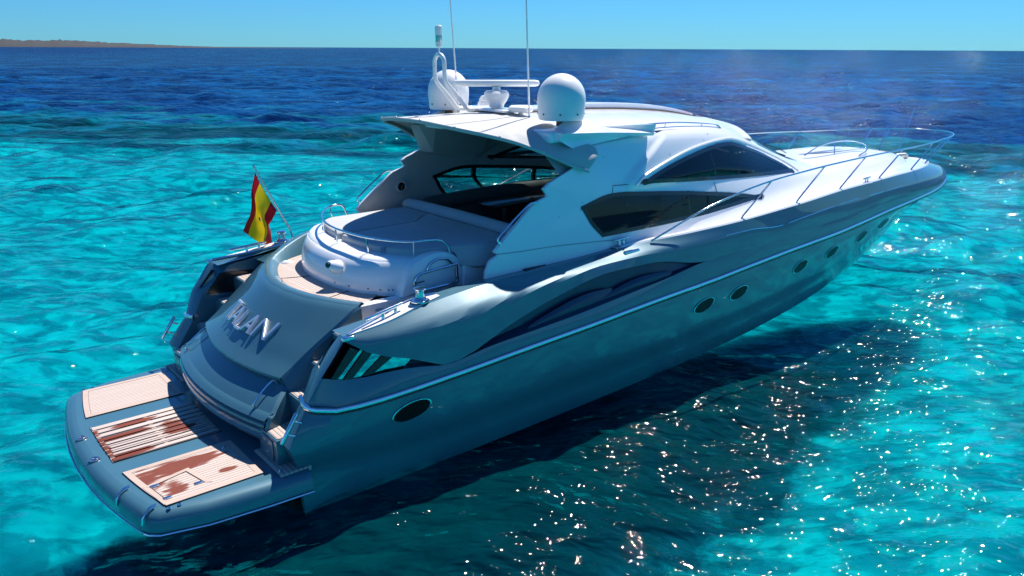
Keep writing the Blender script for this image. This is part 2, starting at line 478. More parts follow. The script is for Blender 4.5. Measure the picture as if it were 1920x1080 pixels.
# a little of the dark bottom paint shows above the water along the chine
mesh("hull_bottom", bv, bf, 'antifoul', yacht, 60)
for s in (1, -1):
    flip = s < 0
    rows = [ra, rm, rm * .5 + rm2 * .5, rm2, rb]
    a_i = [k for k in range(NST) if ra[k][0] <= PIN + .05]; f_i = [k for k in range(NST) if PIN - .05 <= ra[k][0] <= 9.95]
    a1_ = [k for k in a_i if ra[k][0] <= 3.0]; a2_ = [k for k in a_i if k >= a1_[-1]]
    v, f = grid([r[a1_] for r in rows]); mesh("quarter_recess", v, f, 'black', yacht, 30, flip=flip)
    v, f = grid([r[a2_] for r in rows]); mesh("recess_end", v, f, 'hull', yacht, 30, flip=flip)
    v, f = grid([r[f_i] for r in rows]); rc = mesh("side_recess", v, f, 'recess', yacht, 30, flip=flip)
    # two curved air scoops lying in the recess
    for (x0, x1, w0) in ((5.0, 7.3, .5), (6.8, 9.0, .45)):
        ks = [k for k in range(NST) if x0 <= ra[k][0] <= x1]
        A = []; B = []; Cc = []
        for k in ks:
            t = (ra[k][0] - x0) / (x1 - x0)
            lo = .06; hi = 0.06 + .62 * math.sin(math.pi * min(1, t * .62 + .0)) ** 1.0 * (1 - .55 * t)
            base = lambda q: (ra[k] * (1 - q) + rb[k] * q) + np.array([0, depth[k] * .55 * math.sin(math.pi * min(1, .15 + q * .8)), 0])
            A.append(base(lo) + np.array([0, -.006, 0])); m = base(hi * .55) + np.array([0, -.05 * math.sin(math.pi * t), 0]); B.append(m); Cc.append(base(hi) + np.array([0, -.012, 0]))
        A, B, Cc = map(np.array, (A, B, Cc))
        rws = [cr([A[i], B[i], Cc[i]], 9) for i in range(len(ks))]
        v, f = grid(list(np.array(rws).transpose(1, 0, 2)))
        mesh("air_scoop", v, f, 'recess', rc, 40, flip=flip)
    # rub rail: bright capping with a black strip below, wrapping the quarter
    pr = L['rub'][SS < .9995]
    head = cr([(1.47, -2.30, 1.40), (1.40, -2.60, 1.37), (1.55, -2.80, 1.345)], 8)[:-1]
    pr = np.vstack([head, pr[pr[:, 0] > 1.56]])
    nrm = np.zeros_like(pr); T = np.gradient(pr, axis=0); nrm[:, 0] = T[:, 1]; nrm[:, 1] = -T[:, 0]
    nrm /= np.linalg.norm(nrm, axis=1)[:, None]
    if nrm[40][1] > 0: nrm = -nrm
    U = np.array([0, 0, 1.0])
    prof = [(-.01, .05), (.03, .045), (.045, .02), (.045, -.01), (.03, -.03), (-.01, -.035)]
    v, f = grid([pr + nrm * a + U * b for a, b in prof]); f = [tuple(reversed(q)) for q in f]
    rr = mesh("rub_rail", v, f, 'chrome', yacht, 50, flip=flip)
    prof = [(-.01, -.03), (.022, -.034), (.022, -.062), (-.01, -.07)]
    v, f = grid([pr + nrm * a + U * b for a, b in prof]); f = [tuple(reversed(q)) for q in f]
    mesh("rub_strip", v, f, 'rubber', rr, 50, flip=flip)
    # chrome tubes standing in for white reflections on the forward shoulder crease
    for (xa, xb) in ((10.5, 12.6), (12.75, 15.1), (15.25, 16.5), (16.9, 17.9), (18.0, 19.4)):
        p = L['sh']; p = p[(p[:, 0] >= xa - .05) & (p[:, 0] <= xb + .05)]
        if len(p) < 2: continue
        v, f = tube(p + np.array([0, -.004, .002]), .012, 6); mesh("crease_reflection", v, f, 'chrome', hull, flip=flip)

HR = [r for r in top_rows]
def hull_y(x, z):
    """half-breadth of the topside skin at (x, z)"""
    zz = [np.interp(x, r[:, 0], r[:, 2]) for r in HR]; yy = [np.interp(x, r[:, 0], -r[:, 1]) for r in HR]
    return float(np.interp(z, zz, yy)) + .004
# ------------------------------------------------------------------ portholes (oval, tilted with the topside)
PORTS = [(2.92,1.0,.33,.155),(9.96,1.215,.32,.145),(11.2,1.235,.31,.145),(13.75,1.36,.31,.145),(15.35,1.43,.31,.145),(17.2,1.52,.30,.14),(18.75,1.62,.29,.13),(21.3,1.80,.22,.10)]
for s in (1, -1):
    for (px, pz, ax, az) in PORTS:
        a = np.linspace(0, 2 * math.pi, 36, endpoint=False)
        def ring(k, off):
            out = []
            for t in a:
                x = px + ax * k * math.cos(t); z = pz + az * k * math.sin(t) + .10 * ax * k * math.cos(t)
                out.append((x, -hull_y(x, z) - off, z))
            return np.array(out)
        v, f = grid([ring(1.04, -.01), ring(1.04, .016), ring(.965, .018), ring(.95, .004)], True)
        p = mesh("porthole", v, [tuple(reversed(q)) for q in f], 'chrome', yacht, flip=s < 0)
        v, f = grid([ring(.965, .012), ring(.5, .010), ring(.02, .009)], True)
        mesh("pane", v, [tuple(reversed(q)) for q in f], 'port_glass', p, flip=s < 0)

# ------------------------------------------------------------------ swim platform
def plat_outline(d=0.0, n=40):
    pts = []
    ys = np.linspace(-1, 1, n)
    for q in ys:                                   # rounded aft edge from starboard to port
        y = q * (2.55 - d); x = -1.14 + .055 * y * y + d
        c = max(0, abs(q) - .9) / .1
        pts.append((x + .10 * c * c, y - math.copysign(.05 * c * c, y)))
    side = [(-.1, 2.66), (.7, 2.74), (1.34, 2.77)]
    P = [(x, -(y - d)) for x, y in reversed(side)] + pts + [(x, y - d) for x, y in side]
    return np.array(P)[::-1]                        # counter-clockwise seen from above
def ring_at(d, z):
    p = plat_outline(d); return np.c_[p, np.full(len(p), z)]
rows = [ring_at(.30, .02), ring_at(.10, .06), ring_at(.03, .12), ring_at(0, .17), ring_at(0, .30), ring_at(.02, .365), ring_at(.06, .415), ring_at(.12, .442), ring_at(.19, .45)]
v, f = grid(rows, True); f = [tuple(reversed(q)) for q in f]
n = len(rows[0]); k = (len(rows) - 1) * n
# deck of the platform as strips between the outline and cut-outs is not needed: panels lie on it
f.append(tuple(range(k, k + n))[::1]); f.append(tuple(range(n - 1, -1, -1)))
platform = mesh("swim_platform", v, f, 'hull', yacht, 30)
p = np.vstack([ring_at(-.012, .145)])
v, f = tube(p, .017, 8); mesh("trim_strip", v, f, 'chrome', platform)
def aftx(y): return -.83 + .05 * y * y
for (y0, y1, m, nm) in ((-2.38, -1.10, 'teak_stained', 'teak_panel'), (1.12, 2.34, 'teak_clean', 'teak_panel')):
    ys = np.linspace(y0, y1, 10)
    poly = [(aftx(y), y) for y in ys][::-1] + [(.79, y0), (.79, y1)]
    poly = np.array(poly)
    v, f = prism([(x, y) for x, y in poly], .44, .462); f = [tuple(reversed(q)) for q in f]
    pn = mesh("teak_panel", v, f, 'black', platform, 30)
    # planking and the mitred margin boards
    inn = [(aftx(y) + .10, y) for y in np.linspace(y0 + .10, y1 - .10, 10)][::-1] + [(.69, y0 + .10), (.69, y1 - .10)]
    v, f = prism(inn, .45, .468); f = [tuple(reversed(q)) for q in f]; mesh("planking", v, f, m, pn, 30)
    for (a, b) in ((0, 0), ):
        o_ = [(aftx(y) + .008, y) for y in np.linspace(y0 + .008, y1 - .008, 10)]
        i_ = [(aftx(y) + .095, y) for y in np.linspace(y0 + .095, y1 - .095, 10)]
        zt = .470
        def strip(A, B):
            A = np.array(A); B = np.array(B)
            v, f = grid([np.c_[A, np.full(len(A), zt - .02)], np.c_[A, np.full(len(A), zt)], np.c_[B, np.full(len(B), zt)], np.c_[B, np.full(len(B), zt - .02)]]); return v, f
        parts = [strip(o_, i_), strip([(.782, y0 + .008), (.782, y1 - .008)], [(.695, y0 + .095), (.695, y1 - .095)]),
                 strip([o_[0], (.782, y0 + .008)], [i_[0], (.695, y0 + .095)]), strip([o_[-1], (.782, y1 - .008)], [i_[-1], (.695, y1 - .095)])]
        v, f = join(parts); mesh("margin_boards", v, f, 'teak_mar', pn, 20)
    if m == 'teak_stained':       # boarding ladder hatch with two catches
        hp = [(-.66, -1.72), (-.56, -2.34), (.14, -2.17), (.0, -1.56)]
        for i in range(4):
            a, b = np.array(hp[i]), np.array(hp[(i + 1) % 4]); d = (b - a) / np.linalg.norm(b - a); nn = np.array([-d[1], d[0]]) * .075
            c = np.array(hp).mean(0); nn = nn if (c - a) @ nn > 0 else -nn
            if i == 1:
                continue
            q = [a, b, b + nn - d * .075, a + nn + d * .075]
            vv = [(x, y, .4735) for x, y in q] + [(x, y, .46) for x, y in q]
            mesh("ladder_hatch_frame", vv, [(0, 1, 2, 3), (4, 5, 1, 0), (5, 6, 2, 1), (6, 7, 3, 2), (7, 4, 0, 3)], 'teak_mar', pn, 20)
            ln = [np.array([*(a + nn + d * .075), .475]), np.array([*(b + nn - d * .075), .475])]
            v, f = tube(np.array(ln), .004, 5); mesh("hatch_seam", v, f, 'black', pn)
        for (x, y) in ((-.52, -1.78), (-.47, -2.20), (-.02, -2.08)):
            v, f = rbox(x - .06, x + .06, y - .035, y + .035, .468, .482, .015); mesh("hatch_catch", v, f, 'steel_dull', pn)
            v, f = rbox(x - .035, x + .035, y - .018, y + .018, .476, .488, .008); mesh("catch_lever", v, f, 'chrome', pn)
# slatted grating in the middle, over a black slab painting the shade between slats
v, f = rbox(-.80, .80, -.71, .72, .44, .4545, .004); gap_slab = mesh("grating_gap_shade", v, f, 'black', platform, 30)
parts = []
for i in range(9):
    y0 = -.70 + i * .158; y1 = y0 + .116
    v, f = rbox(aftx((y0+y1)/2) + .03, .78, y0, y1, .452, .472, .006); parts.append((v, f))
v, f = join(parts); mesh("slatted_grating", v, f, 'teak_grating', platform, 30)
v, f = join([rbox(x - .03, x + .03, -.70, .71, .452, .459, .003) for x in (-.76, .0, .7)]); mesh("grating_bearer", v, f, 'teak_mar', platform, 30)
# margin around the grating along the curved aft edge
# steel fairleads on the rounded edge, ring bolts, screws
for (x, y) in ((-.90, -1.61), (-.76, -2.32)):
    d = np.array([.16, .05]) 
    P = cr([(x - .10, y - .035, .30), (x - .075, y - .03, .40), (x, y, .468), (x + .09, y + .035, .468)], 14)
    v, f = tube(P + np.array([0, -.02, 0]), .016, 8); v2_, f2_ = tube(P + np.array([.03, .03, 0]), .012, 8)
    v, f = join([(v, f), (v2_, f2_)]); mesh("fairlead", v, f, 'chrome', platform)
for (x, y) in ((-.965, .43), (-.97, -.42)):
    v, f = lathe([(.0, .016), (.03, .016), (.075, .012), (.08, .0)], x, y, .442 + .01, 20); f = [tuple(reversed(q)) for q in f]
    rg = mesh("ring_bolt", v, f, 'steel_dull', platform)
    a = np.linspace(0, 2*math.pi, 20, endpoint=False)
    v, f = tube(np.stack([x + .04*np.cos(a), y + .04*np.sin(a), np.full(20, .472)], 1), .007, 6, closed=True); mesh("ring", v, f, 'chrome', rg)
for (x, y) in ((-.525, -2.43), (-.39, -2.43), (-.53, 2.42), (-.38, 2.42)):
    v, f = lathe([(.03, 0), (.025, .012), (.0, .018)], x, y, .45, 14); mesh("deck_stud", v, f, 'chrome', platform)
for (x, y) in ((.98, -2.50), (.92, 2.46), (.62, -1.30)):
    a = np.linspace(0, math.pi, 10)
    v, f = tube(np.stack([x + .035*np.cos(a), y + .02*np.cos(a), .45 + .055*np.sin(a)], 1), .007, 6); mesh("lashing_eye", v, f, 'chrome', platform)
# ------------------------------------------------------------------ transom: curved garage door
ROWS = [(2.20,2.395,.165,1.78),(2.13,2.365,.165,1.765),(1.97,2.22,.155,1.73),(1.76,2.02,.142,1.69),(1.54,1.82,.13,1.66),(1.36,1.64,.118,1.63),(1.17,1.485,.108,1.615),(1.235,1.385,.105,1.63),(1.10,1.285,.098,1.72),(.975,1.19,.09,1.80),(.86,1.085,.085,1.88)]
def cov_row(r, n=49, off=0.0):
    xc, z, k, h = r; y = np.linspace(-h, h, n)
    return np.stack([xc + k*y*y - off, y, np.full(n, z + off)], 1)
def dense(Rw, n):
    A = np.array([[r[0], r[1], r[2]*10] for r in Rw]); q = cr(A, n)
    hh = np.interp(np.linspace(0, 1, n), np.linspace(0, 1, len(Rw)), [r[3] for r in Rw])
    return [(q[i][0], q[i][1], q[i][2]/10, hh[i]) for i in range(n)]
up_ = dense(ROWS[:7], 22); lo_ = dense(ROWS[7:], 12)
v, f = grid([cov_row(r) for r in up_] + [cov_row((1.165,1.455,.108,1.615)), cov_row((1.21,1.425,.107,1.615))] + [cov_row(r) for r in lo_])
f = [tuple(reversed(q)) for q in f]
door = mesh("garage_door", v, f, 'hull', yacht, 24)
# side cheeks drop from the door edge into the stair wells
for s in (-1, 1):
    e = np.array([cov_row(r)[-1] for r in up_ + lo_] + [cov_row((x, z, .085, 1.90))[-1] for x, z in ((.80,1.06),(.74,.9),(.74,.75),(.85,.58),(.95,.46))]); w2 = e.copy(); w2[:, 2] = np.maximum(.45, e[:, 2] - .05); w2[:, 1] += .03
    w3 = e.copy(); w3[:, 2] = .45; w3[:, 1] = 1.93; w3[:, 0] += .12
    v, f = grid([e, e + np.array([.04, .045, -.03]), w3]); mesh("door_cheek", v, f, 'hull', door, 30, flip=s < 0)
# ribbed rubber fender round the foot of the door
fr_ = [(.90,1.10),(.835,1.075),(.78,1.04),(.735,1.0),(.775,.975),(.775,.965),(.725,.94),(.715,.90),(.765,.875),(.765,.865),(.72,.84),(.71,.80),(.765,.775),(.765,.765),(.73,.72),(.76,.66),(.85,.58),(.95,.46)]
v, f = grid([cov_row((x, z, .085, 1.90 if z > .7 else 1.88), 49) for x, z in fr_]); f = [tuple(reversed(q)) for q in f]
mesh("door_fender", v, f, 'hull', door, 30)
# name in raised polished letters
def cov_pt(y, z):
    zs = [r[1] for r in ROWS][::-1]
    return np.array([np.interp(z, zs, [r[0] for r in ROWS][::-1]) + np.interp(z, zs, [r[2] for r in ROWS][::-1]) * y*y, y, z])
def let_pt(u, vv, off):
    y = .885 - 1.765 * u - .02; z = 1.775 + .235 * vv + .02 * u
    p = cov_pt(y, z); a = cov_pt(y, z + .02) - cov_pt(y, z - .02); b = cov_pt(y + .02, z) - cov_pt(y - .02, z)
    nn = np.cross(a, b); nn /= np.linalg.norm(nn); nn = nn if nn[2] > 0 else -nn
    return p + nn * off
STROKES = [((.045,1),(.18,1)),((.1125,1),(.085,0)),                           # T
           ((.17,0),(.285,1)),((.285,1),(.315,0)),((.215,.33),(.305,.33)),    # A
           ((.40,1),(.375,0)),((.375,0),(.50,0)),                             # L
           ((.51,0),(.625,1)),((.625,1),(.655,0)),((.555,.33),(.645,.33)),    # A
           ((.725,0),(.755,1)),((.755,1),(.925,0)),((.925,0),(.955,1))]       # N
parts = []
for a, b in STROKES:
    a = np.array(a); b = np.array(b); rows = []
    wd = np.array([b[1]-a[1], 0]); horizontal = abs(a[1]-b[1]) < .1
    for t in np.linspace(0, 1, 5):
        c = a*(1-t) + b*t
        if horizontal: o1, o2 = np.array([0, .075]), np.array([0, -.075])
        else: o1, o2 = np.array([.017, 0]), np.array([-.017, 0])
        rows.append([let_pt(*(c+o1), .0), let_pt(*(c+o1), .042), let_pt(*(c+o1*.7), .052), let_pt(*(c+o2*.7), .052), let_pt(*(c+o2), .042), let_pt(*(c+o2), .0)])
    v, f = grid([np.array(r) for r in rows], True); f += [tuple(range(5, -1, -1)), tuple(range(24, 30))]; parts.append((v, f))
v, f = join(parts); mesh("name_lettering", v, f, 'letter', door, 20)
for s in (-1, 1):
    P = [cov_pt(-1.50, 1.37), cov_pt(-1.50, 1.37) + np.array([-.07, 0, .05]), cov_pt(-1.51, 1.25) + np.array([-.06, 0, .06]), cov_pt(-1.53, 1.12) + np.array([-.06, 0, .03]), cov_pt(-1.53, 1.09)]
    v, f = tube(cr(P, 20), .016, 8); mesh("grab_handle", v, f, 'chrome', door, flip=s > 0)
# rim: the flat capping and the inner wall round the teak walkway
RIM_O = [(4.95,2.36,2.80),(4.3,2.36,2.77),(3.7,2.28,2.68),(3.2,2.08,2.56),(2.85,1.85,2.47),(2.70,1.72,2.42),(2.48,1.30,2.40),(2.30,.80,2.395),(2.21,.3,2.395),(2.20,0,2.395),(2.21,-.3,2.395),(2.30,-.8,2.395),(2.48,-1.3,2.395),(2.70,-1.74,2.395),(2.74,-1.79,2.395)]
RO = cr(RIM_O, 90)
ctr = np.array([4.3, 0.0])
def inward(P, d):
    q = P.copy(); T = np.gradient(P, axis=0)[:, :2]; T /= np.linalg.norm(T, axis=1)[:, None]
    nn = np.stack([-T[:, 1], T[:, 0]], 1)
    q[:, :2] += nn * d; return q
test = inward(RO, .1)
sg = 1 if np.linalg.norm(test[45, :2] - ctr) < np.linalg.norm(RO[45, :2] - ctr) else -1
r1 = inward(RO, sg*.03); r1[:, 2] += .022; r2_ = inward(RO, sg*.13); r2_[:, 2] += .03; r3_ = inward(RO, sg*.16); r3_[:, 2] += .01
r4_ = inward(RO, sg*.27); r4_[:, 2] = 2.345
out0 = RO.copy(); out0[:, 2] -= .05
v, f = grid([out0, RO, r1, r2_, r3_, r4_]); 
rim = mesh("walkway_coaming", v, f, 'hull', yacht, 40)
# outboard skin of the port coaming down to the shoulder
po = RO[RO[:, 1] > 1.6]; pd = po.copy(); pd[:, 1] = 2.34; pd[:, 2] = np.minimum(2.45, po[:, 2] - .1); pd[:, 0] += .12
v, f = grid([po, pd]); mesh("coaming_skin", v, f, 'hull', rim, 40)
# teak walkway ring
ti_ = inward(RO, sg*.24); ti_[:, 2] = 2.35
mid_t = inward(RO, sg*.9); mid_t[:, 2] = 2.351; 
v, f = grid([ti_, mid_t]); wk = mesh("teak_walkway", v, f, 'teak_walk', yacht, 30)
a1 = inward(RO, sg*.25); a1[:, 2] = 2.353; a2 = inward(RO, sg*.34); a2[:, 2] = 2.3535
v, f = grid([a1, a2]); mesh("margin_board", v, f, 'teak_mar', wk, 30)
for (x0, y0, x1, y1) in ((2.42, .62, 2.98, .42), (2.62, -.98, 3.15, -.80)):
    v, f = tube(np.array([(x0, y0, 2.354), (x1, y1, 2.354)]), .007, 5); mesh("deck_seam", v, f, 'black', wk)
v, f = lathe([(0, .06), (.05, .055), (.09, .02), (.10, 0)], 0, 0, 0, 18); v = np.array(v)*np.array([1.2, .7, .8]) + np.array([3.05, 1.55, 2.35]); f = [tuple(reversed(q)) for q in f]
mesh("deck_light", v, f, 'white', wk)
# ------------------------------------------------------------------ stairs either side of the garage door
for s in (-1, 1):
    st = empty("stair", (1.2, 2.1 * s, .45), yacht)
    def sp(name, v, f, m, par=st):
        v = np.asarray(v, float) - np.array([1.2, -2.1, .45])
        return mesh(name, v, f, m, par, 30, flip=s > 0)
    lev = [(1.02, 1.62, .86), (1.50, 2.02, 1.27), (1.90, 2.42, 1.67), (2.28, 2.95, 2.05)]
    parts = []
    for i, (x0, x1, z) in enumerate(lev):
        parts.append(rbox(x0, x1 + .5, -2.34, -1.60 if z > 1 else -1.70, .40 if i == 0 else lev[i-1][2] - .02, z, .012))
    v, f = join(parts); sp("stair_moulding", v, f, 'hull')
    for (x0, x1, z) in lev:
        v, f = rbox(x0 + .03, x1 + .02, -2.30, -1.74 if z > 1 else -1.86, z - .01, z + .012, .005); sp("tread", v, f, 'teak_tread')
        v, f = lathe([(0, .012), (.018, .010), (.02, 0)], 0, 0, 0, 10); v = orient(v, (x0 + .16, -1.615 - .14*max(0, 1.4 - z), z + .19), (0, -1, 0)); f = [tuple(reversed(q)) for q in f]
        sp("step_light", v, f, 'chrome')
    v, f = rbox(.93, 1.40, -2.62, -1.66, .40, .475, .01); sp("bottom_step", v, f, 'teak_tread')
    # locker door in the lowest riser
    v, f = rbox(.998, 1.02, -2.22, -1.84, .50, .82, .01); lk = sp("locker_door", v, f, 'hull')
    v, f = lathe([(0, .012), (.022, .010), (.025, 0)], 0, 0, 0, 12); v = orient(v, (1.0, -2.02, .58), (-1, 0, 0), (0, 0, 1)); sp("latch", v, f, 'chrome', lk)
    for y_ in (-2.16, -1.97):
        v, f = rbox(.988, 1.0, y_, y_ + .06, .74, .79, .004); sp("hinge", v, f, 'steel_dull', lk)
# passage floor along the starboard side of the sun pad
v, f = rbox(2.9, 6.6, -2.36, -1.55, 1.98, 2.05, .01); mesh("passage_floor", v, f, 'teak_walk', yacht)
# ------------------------------------------------------------------ white sun pad pod
def pod_ring(x0, bs, bp, z, cx=4.25, xe=6.0, n=60, e=2.35):
    a = np.linspace(-math.pi/2, math.pi/2, n); out = [(xe, -bs, z)]
    for t in a:
        c, s_ = math.cos(t), math.sin(t); b = bp if s_ > 0 else bs
        out.append((cx - (cx - x0) * abs(c)**(2/e), b * math.copysign(abs(s_)**(2/e), s_), z))
    out.append((xe, bp, z)); return np.array(out)
PODR = [(2.97,1.70,1.85,2.33),(2.97,1.70,1.85,2.45),(2.99,1.695,1.86,2.6),(3.05,1.68,1.88,2.74),(3.13,1.65,1.9,2.84),(3.18,1.63,1.92,2.868),(3.20,1.625,1.93,2.868),(3.215,1.62,1.93,2.882),(3.25,1.60,1.95,2.905),(3.32,1.56,1.98,2.92),(3.60,1.40,1.9,2.925)]
v, f = grid([pod_ring(*r) for r in PODR]); f = [tuple(reversed(q)) for q in f]
v = np.vstack([v, [[5, 0, 2.9]]]); n = 62; k = (len(PODR) - 1) * n
f += [(k + j + 1, k + j, len(v) - 1) for j in range(n - 1)]
pod = mesh("sunpad_pod", v, f, 'white', yacht, 30)
# starboard flank: wall under the walkway end and the hump that carries the ring holder
v, f = rbox(2.80, 6.3, -1.72, -1.55, 1.95, 2.36, .02); mesh("pod_plinth", v, f, 'white', pod)
prof = cr([(3.55,0,2.36),(3.62,0,2.60),(3.75,0,2.84),(4.0,0,2.97),(4.35,0,3.0),(4.62,0,2.90),(4.74,0,2.70),(4.76,0,2.36)], 36)
rws = []
for off, dy in ((0, -1.60), (0, -1.70), (.015, -1.735), (.05, -1.75)):
    c = np.array([4.2, 0, 2.45]); q = prof + (c - prof) * off; q[:, 1] = dy; rws.append(q)
v, f = grid(rws); n = 36
v = np.vstack([v, [[4.2, -1.75, 2.45]]]); f += [(3*n + j, 3*n + j + 1, len(v) - 1) for j in range(n - 1)]
in_ = prof.copy(); in_[:, 1] = -1.30; in_[:, 2] -= .08
v2_, f2_ = grid([in_, rws[0]]); v, f = join([(v, f), (v2_, f2_)]); f = [tuple(reversed(q)) for q in f]
hump = mesh("ring_holder_panel", v, f, 'white', pod, 40)
def hy(x, z): return np.array([x, -1.775, z])
C1 = [hy(4.62,2.76), hy(4.64,2.44), hy(4.25,2.37), hy(3.92,2.42), hy(3.80,2.50), hy(3.78,2.58), hy(3.82,2.66), hy(3.92,2.71), hy(4.3,2.74), hy(4.62,2.76)]
P = np.vstack([cr([C1[0], C1[1]], 8), cr([C1[1], C1[3]], 8), cr(C1[3:8], 16), cr([C1[7], C1[9]], 8)])
v, f = tube(P, .022, 8); mesh("steel_frame", v, f, 'chrome', hump)
a = np.linspace(.3, math.pi - .25, 18)
v, f = tube(np.array([hy(4.28 + .26*math.cos(t), 2.70 + .20*math.sin(t)) for t in a]), .02, 8); v2_, f2_ = tube(np.array([hy(4.36 + .24*math.cos(t), 2.42 - .19*math.sin(t)) for t in a]), .02, 8)
mesh("steel_hoop", v, f, 'chrome', hump); mesh("steel_hoop", v2_, f2_, 'chrome', hump)
v, f = tube(np.array([hy(3.80, 2.56), hy(3.97, 2.575)]), .008, 6); mesh("latch_pin", v, f, 'black', hump)
v, f = rbox(3.06, 3.19, -1.745, -1.715, 2.14, 2.25, .01); mesh("courtesy_light", v, f, 'steel_dull', pod)
# camera in a teardrop housing on the pod's face, small drain holes along its foot
v, f = lathe([(0, .17), (.05, .16), (.10, .10), (.125, .03), (.13, 0)], 0, 0, 0, 22); v = np.array(v) * np.array([1, 1.35, 1]); f = [tuple(reversed(q)) for q in f]
v = orient(v, (3.06, -.52, 2.70), (-1, -.10, .35), (0, 0, 1)); cmh = mesh("camera_housing", v, f, 'white', pod)
v, f = lathe([(0, .05), (.045, .05), (.05, 0)], 0, 0, 0, 18); f = [tuple(reversed(q)) for q in f]
v = orient(v, (2.92, -.50, 2.76), (-1, -.35, .1), (0, 0, 1)); mesh("camera_lens", v, f, 'black', cmh)
v, f = lathe([(.075, -.06), (.075, .03), (.065, .05), (.06, .05)], 0, 0, 0, 18); f = [tuple(reversed(q)) for q in f]
v = orient(v, (2.945, -.50, 2.755), (-1, -.35, .1), (0, 0, 1)); mesh("camera_barrel", v, f, 'white', cmh)
ho = []
base = pod_ring(2.972, 1.70, 1.85, 2.5)
for i in (22, 26, 32, 36, 42, 44):
    ho.append((base[i] + np.array([-.004, 0, 0])))
parts = []
for h in base[[14, 17, 22, 26, 12, 11]]:
    v, f = lathe([(0, .004), (.014, .004), (.014, 0)], 0, 0, 0, 10); f = [tuple(reversed(q)) for q in f]
    nn = np.array([h[0] - 4.25, h[1] * .5, 0]); mesh("drain_hole", orient(v, h - np.array([0, 0, .06]) + .004 * nn / np.linalg.norm(nn), nn, (0, 0, 1)), f, 'black', pod)
# guard rail of the sun pad
RAIL = [(4.62,2.02,2.93),(4.56,2.06,3.16),(4.45,2.05,3.22),(4.2,1.98,3.22),(3.85,1.55,3.21),(3.55,.92,3.205),(3.42,.3,3.20),(3.42,-.3,3.20),(3.50,-.82,3.20),(3.70,-1.30,3.20),(3.92,-1.55,3.20),(4.15,-1.64,3.21),(4.40,-1.66,3.17),(4.53,-1.66,3.05),(4.56,-1.67,2.93)]
v, f = tube(cr(RAIL, 70), .021, 10); prl = mesh("sunpad_rail", v, f, 'chrome', pod)
for (x, y, z) in ((3.66, 1.14, 2.92), (3.44, .19, 2.92), (3.53, -.76, 2.92), (3.96, -1.50, 2.93), (4.25, 1.95, 2.92)):
    k = np.argmin([np.hypot(q[0]-x, q[1]-y) for q in cr(RAIL, 200)]); tp = cr(RAIL, 200)[k]
    v, f = tube(np.array([(x, y, z - .03), (x, y, z), tp]), .014, 8); mesh("rail_post", v, f, 'chrome', prl)
# cushions: three pads with rolled edges, split along kinked seams, and a bolster
def pad(poly, z0, z1, nm, n_sub=10, m='cushion', par=yacht, crown=.02, bev=.05):
    poly = np.array(poly, float); c = poly.mean(0); rows = []
    n = len(poly)
    for d, z in ((.0, z0), (.0, z1 - bev), (.012, z1 - bev*.35), (.035, z1 - .004), (.07, z1)):
        q = poly.copy()
        for i in range(n):
            e = c - poly[i]; q[i] = poly[i] + e / np.linalg.norm(e) * d * 1.2
        rows.append(np.c_[q, np.full(n, z)])
    for t in (.35, .65, .9):
        q = (poly + (c - poly) / np.linalg.norm(c - poly, axis=1)[:, None] * .084); q = q + (c - q) * t
        rows.append(np.c_[q, np.full(n, z1 + crown * t)])
    v, f = grid(rows, True); v = np.vstack([v, [[c[0], c[1], z1 + crown]]]); k = (len(rows)-1)*n
    f += [(k + j, k + (j+1) % n, len(v)-1) for j in range(n)]
    if np.sum(np.cross(poly, np.roll(poly, -1, 0))) < 0: f = [tuple(reversed(q)) for q in f]
    return mesh(nm, v, f, m, par, 60)
def sub(P, k=6):
    out = []
    for a, b in zip(P[:-1], P[1:]):
        for i in range(k): out.append(np.array(a)*(1-i/k) + np.array(b)*i/k)
    out.append(np.array(P[-1])); return [tuple(p) for p in out]
sunpad = empty("sun_pad", (4.9, 0, 2.92), yacht)
def spad(poly, z0, z1, nm):
    o = pad(poly, z0, z1, nm, par=None); 
    for vt in o.data.vertices: vt.co -= Vector((4.9, 0, 2.92))
    o.parent = sunpad; return o
arc = pod_ring(3.60, 1.50, 1.88, 0, 4.3, 5.9, 60)[:, :2]
sA = [(3.55, .45), (5.30, .47), (5.90, 1.0)]; sB = [(3.85, -.93), (5.30, -.88), (5.90, -.36)]
ap = [tuple(q) for q in arc if q[1] > .5 and q[0] < 5.85]
spad(sub([(p[0], p[1] + .012) for p in sA], 6) + [(5.90, 1.88)] + ap[::-1], 2.92, 3.04, "pad_section")
am = [tuple(q) for q in arc if -.92 < q[1] < .42 and q[0] < 4.5]
spad(am + sub([(p[0], p[1] - .012) for p in sA][1:], 6) + [(x, y + .012) for x, y in sub(sB, 6)][::-1][:-1], 2.92, 3.04, "pad_section")
as_ = [tuple(q) for q in arc if q[1] < -.97 and q[0] < 4.45]
spad([(p[0], p[1] - .012) for p in sub(sB, 6)][::-1] + as_[::-1] + [(4.55, -1.60), (4.9, -1.78), (5.90, -1.80)], 2.92, 3.04, "pad_section")
